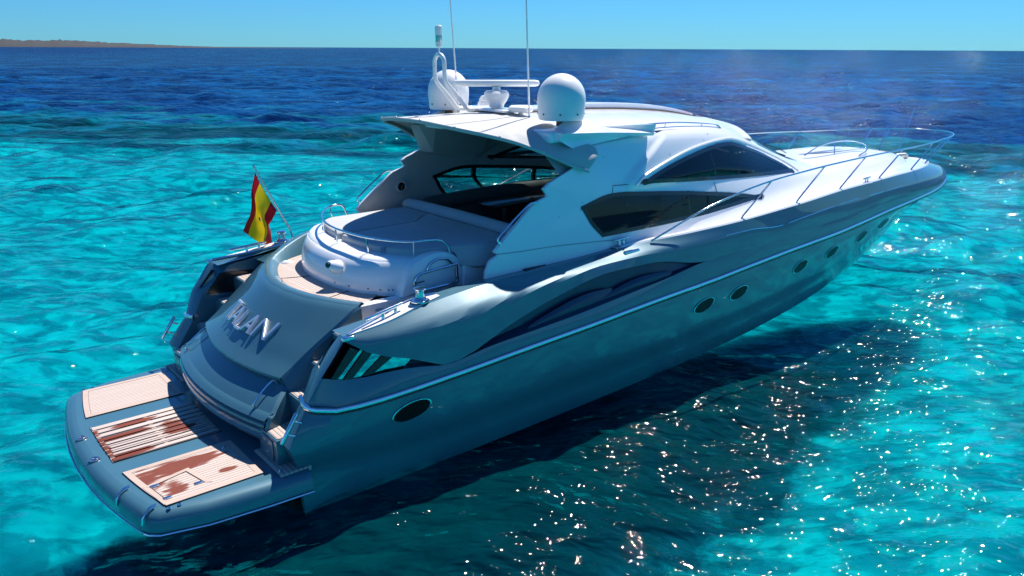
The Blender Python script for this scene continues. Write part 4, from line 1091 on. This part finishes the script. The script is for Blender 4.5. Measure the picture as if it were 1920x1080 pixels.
# pale capping with the mooring gear on each stern quarter
for s in (1, -1):
    fl = s < 0
    cap = cr([(2.03,-2.73,2.325),(2.7,-2.745,2.402),(3.3,-2.66,2.497),(3.75,-2.56,2.54)], 24)
    inn = cr([(2.05,-2.70,2.325),(2.7,-2.50,2.402),(3.3,-2.36,2.497),(3.75,-2.42,2.54)], 24)
    v, f = grid([inn + np.array([0,0,-.02]), inn + np.array([0,0,.014]), cap + np.array([0,.015,.014]), cap + np.array([0,.012,-.02])]); f = [tuple(reversed(q)) for q in f]
    cp = mesh("quarter_capping", v, f, 'cap', yacht, 30, flip=fl)
    v, f = tube(inn + np.array([0, .0, .02]), .024, 8); mesh("edge_strip", v, f, 'chrome', cp, flip=fl)
    v, f = rbox(1.95, 2.14, -2.78, -2.68, 2.27, 2.335, .02); mesh("end_fitting", v, f, 'chrome', cp, flip=fl)
    # horned cleat
    cl = empty("mooring_cleat", (2.72, -2.60*s, 2.41), yacht)
    def cm_(nm, v, f, m='chrome'): mesh(nm, np.asarray(v) - np.array([2.72, -2.60, 2.41]), f, m, cl, flip=fl)
    d = np.array([1, .16, .11]); d /= np.linalg.norm(d); c0 = np.array([2.72, -2.60, 2.53])
    v, f = tube(np.array([c0 - d*.36, c0 - d*.35, c0, c0 + d*.35, c0 + d*.36]), [.012, .024, .028, .024, .012], 10); cm_("cleat_bar", v, f)
    v, f = join([tube(np.array([c0 + d*k - np.array([0, 0, .13]), c0 + d*k - np.array([0, 0, .10]), c0 + d*k]), [.04, .026, .024], 10) for k in (-.02, .22)]); cm_("cleat_post", v, f)
    # warping bollard
    v, f = lathe([(.15,0),(.15,.012),(.11,.02),(.095,.05),(.07,.07),(.062,.13),(.068,.17),(.09,.185),(.095,.20),(.088,.215),(.05,.222),(0,.224)], 3.40, -2.52, 2.53, 28); f = [tuple(reversed(q)) for q in f]
    mesh("warping_drum", v, f, 'chrome', yacht, 35, flip=fl)
    # pull bars bolted on the quarter's aft edge
    a, b = np.array([.965,-2.70,1.00]), np.array([1.21,-2.68,1.36]); d = (b - a) / np.linalg.norm(b - a)
    v, f = tube(np.array([a - d*.02, a, b, b + d*.02]), [.02,.03,.03,.02], 10); hb = mesh("boarding_handle", v, f, 'chrome', yacht, flip=fl)
    v, f = join([tube(np.array([a*(1-t) + b*t, a*(1-t) + b*t + np.array([.12, 0, -.06])]), .018, 8) for t in (.3, .75)]); mesh("handle_stud", v, f, 'chrome', hb, flip=fl)
    # fins and mirrored panels in the quarter recess
    pan = [[(2.19,2.085),(2.26,2.075),(1.88,1.745),(1.80,1.765)], [(2.385,2.0),(2.56,1.945),(2.18,1.715),(2.02,1.71)], [(2.72,1.875),(3.04,1.775),(2.90,1.68),(2.70,1.665),(2.22,1.665),(2.34,1.70)]]
    for P in pan:
        P = np.array(P)
        # curved sides as in the photograph
        v = [(x, -2.815 + .15*(z-1.66), z) for x, z in P] ; v2_ = [(x + .02, y + .05, z) for x, y, z in v]; n = len(v)
        f = [tuple(range(n))] + [(i, i+n, (i+1) % n + n, (i+1) % n) for i in range(n)]
        mesh("quarter_pane", np.array(v + v2_), f, 'mirror', yacht, 20, smooth=False, flip=fl)
    qw = [(1.75,1.80),(2.02,2.17),(2.75,2.12),(3.0,1.85),(2.4,1.74)]
    mesh("quarter_window", np.array([(x, -2.305, z) for x, z in qw]), [tuple(range(5))], 'black', yacht, 20, smooth=False, flip=fl)
    fin = [[(2.06,2.17),(2.19,2.085),(1.80,1.765),(1.70,1.79)], [(2.26,2.07),(2.385,2.0),(2.02,1.71),(1.89,1.74)], [(2.56,1.945),(2.72,1.875),(2.34,1.70),(2.19,1.715)]]
    for P in fin:
        n = 4; v = [(x, -2.835 + .15*(z-1.66), z) for x, z in P] + [(x + .03, -2.70, z) for x, z in P]
        f = [tuple(range(n)), tuple(range(2*n-1, n-1, -1))] + [(i, i+n, (i+1) % n + n, (i+1) % n) for i in range(n)]
        mesh("quarter_fin", np.array(v), f, 'black', yacht, 20, smooth=False, flip=fl)
    # midships and bow cleats
    for (x, z, yy) in ((7.78, 2.73, 2.60), (17.1, 2.93, 2.46)):
        mc = empty("deck_cleat", (x, -yy*s, z), yacht)
        y0 = .0
        v, f = tube(np.array([(-.19,0,.13),(-.18,0,.13),(.18,0,.145),(.19,0,.145)]), [.012,.02,.02,.012], 10); mesh("cleat_bar", v, f, 'chrome', mc)
        v, f = join([tube(np.array([(k,0,-.01),(k,0,.015),(k,0,.13)]), [.04,.022,.02], 10) for k in (-.05, .06)]); mesh("cleat_post", v, f, 'chrome', mc)
        v, f = rbox(-.22, .22, -.075, .075, -.01, .012, .03); mesh("cleat_plate", v, f, 'steel_dull', mc)
    v, f = rbox(7.62, 8.02, -2.86, -2.78, 2.62, 2.70, .03); mesh("chafe_plate", v, f, 'chrome', yacht, flip=fl)
    v, f = rbox(5.55, 6.05, -2.47, -2.40, 2.60, 2.645, .02); mesh("bulwark_scupper", v, f, 'black', yacht, flip=fl)
# ------------------------------------------------------------------ bow rail
RT = [(8.41,-2.78,2.77),(8.8,-2.82,2.90),(9.24,-2.85,3.04),(9.97,-2.91,3.26),(11.04,-2.97,3.47),(12.09,-2.97,3.585),(13.1,-2.945,3.64),(14.3,-2.87,3.675),(16.36,-2.74,3.70),(18.68,-2.56,3.69),(20.4,-2.34,3.665),(21.4,-2.16,3.64),(22.7,-1.87,3.62),(23.9,-1.62,3.60),(25.0,-1.28,3.585),(25.75,-.85,3.58),(26.15,-.40,3.575),(26.25,0,3.575)]
half = cr(RT, 150); port = half[::-1].copy(); port[:, 1] *= -1
RAILP = np.vstack([half, port[1:]])
v, f = tube(RAILP, .020, 10); bowrail = mesh("bow_rail", v, f, 'chrome', yacht)
SB = [(11.19,11.95),(13.36,14.25),(15.55,16.4),(17.93,18.72),(20.49,21.45),(22.9,23.8),(23.55,24.75),(24.2,25.5)]
for s in (1, -1):
    for xb, xt in SB:
        yb = -np.interp(xb, [p[0] for p in TOE], [p[1] for p in TOE]) + .05; zb = np.interp(xb, [p[0] for p in TOE], [p[2] for p in TOE]) + .02
        k = np.argmin(abs(half[:, 0] - xt)); t_ = half[k]
        v, f = tube(np.array([(xb - .02, yb, zb - .02), (xb, yb, zb + .05), t_]), [.035, .020, .018], 8); mesh("stanchion", v, f, 'chrome', bowrail, flip=s < 0)
    if s < 0:
        q = half[(half[:, 0] > 9.6) & (half[:, 0] < 24)].copy(); q[:, 2] -= .40; q[:, 1] += .05; v, f = tube(q, .006, 6); mesh("lower_wire", v, f, 'chrome', bowrail, flip=True)
v, f = tube(np.array([(24.5,.25,2.75),(25.3,.25,4.3)]), .018, 8); mesh("jackstaff", v, f, 'chrome', bowrail)
v, f = tube(np.array([(24.2,.75,2.75),(25.0,.95,3.72)]), .016, 8); mesh("pulpit_post", v, f, 'chrome', bowrail)
v, f = lathe([(.12,0),(.12,.05),(.08,.09),(.09,.14),(.05,.17),(0,.175)], 23.6, .35, 2.80, 20); f = [tuple(reversed(q)) for q in f]; mesh("windlass", v, f, 'chrome', deck)
v, f = join([tube(np.array([(23.5,.1,2.86),(24.6,.0,2.83)]), .03, 8), tube(np.array([(24.35,-.18,2.84),(24.6,0,2.86),(24.35,.18,2.84)]), .03, 8)]); mesh("anchor_roller", v, f, 'steel_dull', deck)
# sunken forward hatch with its wrap-round handrail
fo = [shell(x, s_) for x, s_ in ((17.2,1.62),(17.9,1.48),(18.9,1.40),(19.9,1.44),(20.9,1.62),(19.4,1.66),(18.2,1.66))]
fo = np.array(fo) + np.array([0, 0, .012]); c = fo.mean(0) - np.array([0, 0, .002]); n = len(fo); v = np.vstack([fo, fo - np.array([0, 0, .05]), [c]])
f = [(i, (i+1) % n, 2*n) for i in range(n)] + [((i+1) % n, i, i+n, (i+1) % n + n) for i in range(n)]
f = [tuple(reversed(q)) for q in f]
mesh("deck_hatch", v, f, 'recess', deck, 20)
q = cr([(16.9,-.75,3.48),(17.6,-.72,3.66),(18.6,-.66,3.74),(19.7,-.62,3.68),(20.3,-.70,3.55),(20.0,-.92,3.42),(19.3,-1.05,3.32)], 40); v, f = tube(q, .018, 8); hr = mesh("hatch_rail", v, f, 'chrome', deck)
v, f = tube(np.array([(18.6,-.66,3.74),(18.5,-.75,3.40)]), .014, 6); mesh("rail_post", v, f, 'chrome', hr)
# ------------------------------------------------------------------ cockpit and saloon
v, f = rbox(6.1, 15.0, -2.2, 2.2, 1.90, 1.98, .02); mesh("cockpit_floor", v, f, 'carpet', yacht)
sofa = empty("dinette_sofa", (8.6, 1.6, 1.98), yacht)
def so_(nm, v, f): mesh(nm, np.asarray(v) - np.array([8.6, 1.6, 1.98]), f, 'sofa', sofa, 50)
v, f = rbox(6.3, 10.8, 1.35, 2.15, 1.98, 2.50, .10, 4); so_("seat", v, f)
v, f = tube(cr([(6.3,1.4,2.86),(6.45,1.95,2.90),(7.0,2.12,2.95),(9.0,2.14,3.0),(10.4,2.05,3.0),(10.8,1.6,2.95),(10.85,1.0,2.92)], 50), .19, 12); so_("backrest", v, f)
v, f = rbox(10.3, 10.95, .4, 1.6, 1.98, 2.5, .1, 4); so_("seat", v, f)
v, f = rbox(6.6, 10.6, 2.0, 2.2, 2.3, 3.0, .08); so_("backrest_panel", v, f)
table = empty("dining_table", (8.6, 1.3, 1.98), yacht)
tp_ = [(7.62,.95),(9.25,1.12),(10.0,1.5),(9.9,2.1),(9.5,2.3),(7.9,2.05),(7.6,1.6)]
v, f = prism(np.array(tp_) - np.array([8.6, 1.3]), .92, .97, .015); f2 = f; mesh("table_top", v, f, 'wood', table, 30)
v, f = tube(np.array([(-.3,.2,0),(-.3,.2,.92)]), .06, 12); mesh("table_leg", v, f, 'steel_dull', table); v, f = tube(np.array([(.7,.3,0),(.7,.3,.92)]), .06, 12); mesh("table_leg", v, f, 'steel_dull', table)
for (x, y) in ((11.6,-.9),(11.6,.1)):
    hs = empty("helm_seat", (x, y, 1.98), yacht)
    v, f = rbox(-.3,.3,-.32,.32,.55,.75,.08,4); mesh("seat", v, f, 'cushion', hs); v, f = rbox(-.38,-.2,-.32,.32,.7,1.5,.08,4); mesh("backrest", v, f, 'cushion', hs); v, f = tube(np.array([(0,0,0),(0,0,.58)]), .08, 12); mesh("pedestal", v, f, 'steel_dull', hs)
v, f = rbox(13.0, 15.6, -1.6, 1.6, 1.98, 2.98, .2, 4); mesh("dashboard", v, f, 'dark', yacht)
v, f = rbox(10.6, 12.9, 1.2, 2.0, 1.98, 2.9, .05); mesh("galley_counter", v, f, 'liner', yacht)
a = np.linspace(0, 2*math.pi, 28, endpoint=False)
v, f = tube(np.stack([12.9 + .10*np.sin(a), -.9 + .24*np.cos(a), 3.05 + .22*np.sin(a)], 1), .018, 8, closed=True); mesh("steering_wheel", v, f, 'black', yacht)
# ------------------------------------------------------------------ ensign on its staff at the port quarter (rests in a socket, so it is a thing of its own)
fl_base = Vector((3.66, 2.6, 2.5))
flag = empty("spanish_flag")
flag.matrix_world = M @ Matrix.Translation(fl_base)
flag["label"] = "red and yellow striped flag hanging from a slanted steel staff at the yacht's stern"
flag["category"] = "flag"
staff = [(0.0, -.04, -.06), (-.04, 0, .23), (-.66, 0, 1.535)]
v, f = tube(np.array([staff[0], staff[1], staff[2]]), [.022, .022, .016], 10); mesh("flagstaff", v, f, 'chrome', flag)
v, f = lathe([(.0,-.03),(.03,-.01),(.03,.02),(.0,.035)], 0, 0, 0, 14); v = np.array(v) + np.array([-.67, 0, 1.56]); mesh("staff_finial", v, f, 'chrome', flag)
v, f = lathe([(.022,-.02),(.034,-.01),(.034,.02),(.022,.03)], 0, 0, 0, 14); v = np.array(v) + np.array([-.075, 0, .31]); mesh("staff_collar", v, f, 'chrome', flag)
FG = np.array([[(-0.652, -0.0, 1.443), (-0.574, -0.0, 1.228), (-0.485, -0.0, 1.036), (-0.385, -0.0, 0.839), (-0.282, -0.0, 0.649)], [(-0.745, 0.02, 1.088), (-0.668, 0.08, 0.975), (-0.625, 0.02, 0.794), (-0.587, -0.06, 0.687), (-0.382, -0.0, 0.509)], [(-0.766, 0.03, 0.862), (-0.656, 0.12, 0.801), (-0.661, -0.02, 0.646), (-0.607, -0.1, 0.563), (-0.469, 0.03, 0.384)], [(-0.831, -0.0, 0.647), (-0.664, 0.14, 0.532), (-0.636, -0.0, 0.48), (-0.587, -0.12, 0.475), (-0.442, 0.08, 0.341)], [(-0.939, -0.05, 0.511), (-0.776, 0.08, 0.378), (-0.641, 0.08, 0.27), (-0.571, -0.06, 0.284), (-0.399, 0.1, 0.214)], [(-1.036, -0.08, 0.354), (-0.909, -0.0, 0.254), (-0.732, 0.1, 0.09), (-0.591, 0.02, 0.002), (-0.407, 0.06, 0.003)]])
nu, nv = 40, 32
colsF = [cr(FG[:, j], nu) for j in range(5)]
rowsF = [cr([colsF[j][i] for j in range(5)], nv) for i in range(nu)]
rowsF = [r + np.c_[np.zeros(nv), .02*np.sin(np.linspace(0, 9, nv) + i*.15)*min(1, i/12), np.zeros(nv)] for i, r in enumerate(rowsF)]
v, f = grid(rowsF); cloth = mesh("flag_cloth", v, f, 'flag', flag, 180)
uvl = cloth.data.uv_layers.new(name="UVMap")
for lp_ in cloth.data.loops:
    vi = lp_.vertex_index; uvl.data[lp_.index].uv = (vi // nv / (nu-1), (vi % nv) / (nv-1))
cc = np.array(rowsF[20][17]); q = []
a = np.linspace(0, 2*math.pi, 12, endpoint=False)
du = np.array(rowsF[23][17]) - cc; dv_ = np.array(rowsF[20][20]) - cc; du /= np.linalg.norm(du); dv_ /= np.linalg.norm(dv_); nn = np.cross(du, dv_); nn = nn if nn[1] < 0 else -nn
vv = np.array([cc + nn*.02 + du*.045*math.cos(t) + dv_*.03*math.sin(t) for t in a]); mesh("flag_emblem", vv, [tuple(range(12))], 'crest', cloth, smooth=False)
# ------------------------------------------------------------------ sea: one displaced sheet, fine near the boat and coarser with distance
def sea_material():
    t = NT("sea_water"); P = t.pos(); x, y, z = t.xyz(P)
    # shallow sand near the boat, deep water beyond: distance along the camera-independent axis out to sea
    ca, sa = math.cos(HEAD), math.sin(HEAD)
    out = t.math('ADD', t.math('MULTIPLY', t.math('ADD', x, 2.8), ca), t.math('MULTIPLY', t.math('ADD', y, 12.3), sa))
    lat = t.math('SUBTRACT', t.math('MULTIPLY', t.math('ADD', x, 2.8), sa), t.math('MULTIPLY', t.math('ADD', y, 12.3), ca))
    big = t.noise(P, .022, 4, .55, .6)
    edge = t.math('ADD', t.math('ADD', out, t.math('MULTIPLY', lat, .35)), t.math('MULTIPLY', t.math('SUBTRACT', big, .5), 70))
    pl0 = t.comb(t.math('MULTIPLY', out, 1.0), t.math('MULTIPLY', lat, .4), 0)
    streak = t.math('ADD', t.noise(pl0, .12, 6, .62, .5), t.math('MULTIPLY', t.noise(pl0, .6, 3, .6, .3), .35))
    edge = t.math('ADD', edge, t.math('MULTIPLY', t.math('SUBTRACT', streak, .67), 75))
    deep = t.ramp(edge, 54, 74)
    pat = t.noise(t.comb(t.math('MULTIPLY', out, 1.0), t.math('MULTIPLY', lat, .6), 0), .10, 4, .6, .8)
    fine = t.noise(t.comb(t.math('MULTIPLY', out, 1.0), t.math('MULTIPLY', lat, .45), 0), .55, 4, .6, .5)
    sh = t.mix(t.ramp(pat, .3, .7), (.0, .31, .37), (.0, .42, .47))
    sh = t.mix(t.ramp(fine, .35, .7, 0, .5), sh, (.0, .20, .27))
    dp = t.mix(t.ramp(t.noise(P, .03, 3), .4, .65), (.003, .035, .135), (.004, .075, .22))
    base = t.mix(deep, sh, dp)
    # ripples: several scales, crests lying across the wind
    pl = t.comb(t.math('MULTIPLY', out, 1.0), t.math('MULTIPLY', lat, .5), 0)
    n0 = t.noise(pl, .16, 7, .66, .6); n1 = t.noise(pl, 1.25, 2, .6, .5); n2 = t.noise(pl, 3.4, 2, .5, .3); n3 = t.noise(pl, 1.9, 5, .62, .6)
    far_ = t.ramp(out, 30, 120)
    near_ = t.math('SUBTRACT', 1.0, t.math('MULTIPLY', far_, .9))
    nf = t.noise(pl, .85, 3, .55, .4)
    h = t.math('MULTIPLY', t.math('MULTIPLY', n1, .60), near_)
    h = t.math('ADD', h, t.math('MULTIPLY', t.math('MULTIPLY', n2, .42), near_))
    h = t.math('ADD', h, t.math('MULTIPLY', t.math('MULTIPLY', nf, far_), 2.0))
    nm = t.bump(h, 1.0, .47)
    # ripple shading painted into colour and tint: dark lines of refraction and tilted wavelets
    rip_shade = t.math('ADD', t.math('MULTIPLY', n1, .6), t.math('MULTIPLY', n2, .4))
    rip_shade = t.ramp(t.math('ADD', t.math('MULTIPLY', rip_shade, .35), t.math('MULTIPLY', n3, .65)), .43, .57)
    rip_shade = t.math('ADD', t.math('MULTIPLY', rip_shade, t.math('SUBTRACT', 1.0, far_)), t.math('MULTIPLY', t.ramp(n0, .44, .56), far_))
    base = t.mix(t.math('MULTIPLY', rip_shade, t.ramp(deep, 0, 1, .5, .9)), base, t.mix(deep, (.0, .15, .21), (.001, .012, .06)))
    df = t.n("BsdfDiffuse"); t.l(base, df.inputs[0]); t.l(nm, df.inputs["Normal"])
    gl = t.n("BsdfGlossy"); gl.inputs["Roughness"].default_value = .035; t.l(nm, gl.inputs["Normal"])
    fr = t.n("Fresnel"); fr.inputs[0].default_value = 1.33; t.l(nm, fr.inputs["Normal"])
    tp = t.n("BsdfTransparent"); t.l(t.mix(t.ramp(t.math('ADD', t.math('MULTIPLY', fine, .5), t.math('MULTIPLY', rip_shade, .5)), .2, .85), (.025, .83, .88), (.001, .36, .46)), tp.inputs[0])
    # clear over the shallows, opaque blue where the bottom is out of sight
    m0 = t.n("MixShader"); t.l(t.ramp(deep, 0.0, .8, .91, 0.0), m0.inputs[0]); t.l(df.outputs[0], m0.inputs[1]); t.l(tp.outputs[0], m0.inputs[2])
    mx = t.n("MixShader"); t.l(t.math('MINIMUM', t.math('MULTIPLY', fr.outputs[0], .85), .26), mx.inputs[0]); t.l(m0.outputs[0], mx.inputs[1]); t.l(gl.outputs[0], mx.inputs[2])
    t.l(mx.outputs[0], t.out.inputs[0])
    return t.m
def build_sea():
    rng = np.random.default_rng(5)
    c0 = np.array([CAM_POS.x, CAM_POS.y])
    na, nr_ = 1100, 620
    half_f = R(62)
    a_f = np.linspace(HEAD - half_f, HEAD + half_f, na - 160)
    a_r = np.linspace(HEAD + half_f, HEAD + 2*math.pi - half_f, 162)[1:-1]
    ang = np.concatenate([a_f, a_r])
    r = np.concatenate([[.0], np.geomspace(1.5, 300, nr_ - 40), np.geomspace(320, 45000, 39)])
    A, RR = np.meshgrid(ang, r)
    X = c0[0] + RR*np.cos(A); Y = c0[1] + RR*np.sin(A); Z = np.zeros_like(X)
    dr_ = np.gradient(r)[:, None] * np.ones_like(A)
    wind = HEAD + R(12)
    for i in range(70):
        lam = .55 * (9.5/.55) ** rng.random()
        d = wind + rng.normal(0, .55) + (math.pi if rng.random() < .25 else 0)
        k = 2*math.pi/lam; amp = .0105 * lam ** 1.0 * rng.uniform(.5, 1.1)
        ph = k*(math.cos(d)*X + math.sin(d)*Y) + rng.uniform(0, 6.28)
        fade = np.clip(lam/(3.2*dr_) - .35, 0, 1)
        Z += amp * fade * (np.sin(ph) + .22*np.cos(2*ph))
    grp = .75 + .45*np.sin(.21*X + .13*Y) * np.sin(.16*Y - .09*X + 1.0)
    Z = Z*grp + SEA
    V = np.stack([X, Y, Z], -1).reshape(-1, 3); n = len(ang)
    i, j = np.meshgrid(np.arange(len(r) - 1), np.arange(n), indexing='ij'); j2 = (j + 1) % n
    Fq = np.stack([i*n + j, (i+1)*n + j, (i+1)*n + j2, i*n + j2], -1).reshape(-1, 4)
    me = bpy.data.meshes.new("sea")
    me.vertices.add(len(V)); me.vertices.foreach_set("co", V.ravel())
    me.loops.add(Fq.size); me.loops.foreach_set("vertex_index", Fq.ravel().astype(np.int32))
    me.polygons.add(len(Fq)); me.polygons.foreach_set("loop_start", np.arange(0, Fq.size, 4, dtype=np.int32)); 
    me.polygons.foreach_set("use_smooth", np.ones(len(Fq), bool))
    me.update(calc_edges=True); me.validate()
    o = link("sea", me, sea_material()); o["kind"] = "structure"; o["label"] = "turquoise sea turning deep blue towards the horizon"
build_sea()
def build_seabed():
    t = NT("sand_bottom"); P = t.pos(); x, y, z = t.xyz(P)
    n1 = t.noise(P, .16, 5, .6, .7); n2 = t.noise(P, .9, 4, .6, .5)
    c = t.mix(t.ramp(n1, .35, .65), (.50, .57, .55), (.70, .74, .70))
    c = t.mix(t.ramp(n2, .45, .75, 0, .35), c, (.22, .32, .32))
    # dark patch along the hull: boat shade painted in with gappy sea grass
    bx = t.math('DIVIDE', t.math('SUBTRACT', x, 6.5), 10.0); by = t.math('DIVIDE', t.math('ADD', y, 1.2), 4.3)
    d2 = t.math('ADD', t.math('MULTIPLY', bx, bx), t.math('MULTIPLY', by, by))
    weed_shade = t.math('SUBTRACT', t.math('ADD', t.noise(P, .42, 5, .7, .8), .50), t.math('MULTIPLY', d2, .52))
    c = t.mix(t.ramp(weed_shade, .38, .62), c, (.02, .085, .115))
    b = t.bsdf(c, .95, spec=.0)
    # light spreads sideways in the milky water just above the bottom, so shadows there have no hard edge
    b.subsurface_method = 'BURLEY'
    b.inputs["Subsurface Weight"].default_value = 1.0
    b.inputs["Subsurface Radius"].default_value = (1.0, 1.0, 1.0)
    b.inputs["Subsurface Scale"].default_value = 1.6
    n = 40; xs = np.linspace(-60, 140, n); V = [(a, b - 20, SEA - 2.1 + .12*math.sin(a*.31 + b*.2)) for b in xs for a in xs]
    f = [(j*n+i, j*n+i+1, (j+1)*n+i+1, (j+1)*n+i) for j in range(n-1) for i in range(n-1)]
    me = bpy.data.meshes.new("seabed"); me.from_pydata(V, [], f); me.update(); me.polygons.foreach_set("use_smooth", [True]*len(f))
    o = link("seabed", me, t.m); o["kind"] = "structure"; o["label"] = "pale sandy sea bottom with sea grass and painted hull shade"
build_seabed()
# ------------------------------------------------------------------ low scrubby island on the horizon
def build_island():
    t = NT("island_scrub"); P = t.obj()
    n1 = t.noise(P, .006, 6, .65)
    c = t.mix(t.ramp(n1, .35, .65), (.026, .026, .031), (.045, .039, .042)); c = t.mix(t.ramp(t.noise(P, .02, 4), .45, .6), c, (.03, .036, .032))
    t.bsdf(c, .9)
    D = 5200.0; prof = [(86, 0),(85.0, 40),(82.3, 66),(80.9, 60),(79.2, 63),(76.9, 48),(75.2, 36),(73.6, 26),(71.8, 16),(70.0, 8),(68.0, 5),(65.5, 3),(63.5, 0)]
    az = np.linspace(86, 63.5, 160); hh = pchip([p[0] for p in prof][::-1], [p[1] for p in prof][::-1], az) * .64
    rng = np.random.default_rng(2); hh = hh * (1 + .03*np.sin(az*5) + .015*rng.normal(size=160)) 
    rws = []
    for k, (dd, q) in enumerate(((0, -.05), (60, .18), (250, .62), (600, 1.0), (1100, .8), (1700, -.05))):
        rws.append(np.stack([CAM_POS.x + (D+dd)*np.cos(np.radians(az)), CAM_POS.y + (D+dd)*np.sin(np.radians(az)), SEA + hh*q*(1 + .05*rng.normal(size=160)) - (1 if q < 0 else 0)], 1))
    v, f = grid(rws); f = [tuple(reversed(q)) for q in f]
    me = bpy.data.meshes.new("island"); me.from_pydata([tuple(p) for p in v], [], [tuple(int(i) for i in q) for q in f]); me.update()
    me.polygons.foreach_set("use_smooth", [True]*len(me.polygons))
    o = link("island", me, t.m); o["kind"] = "structure"; o["label"] = "low brown scrubby island along the horizon"
build_island()
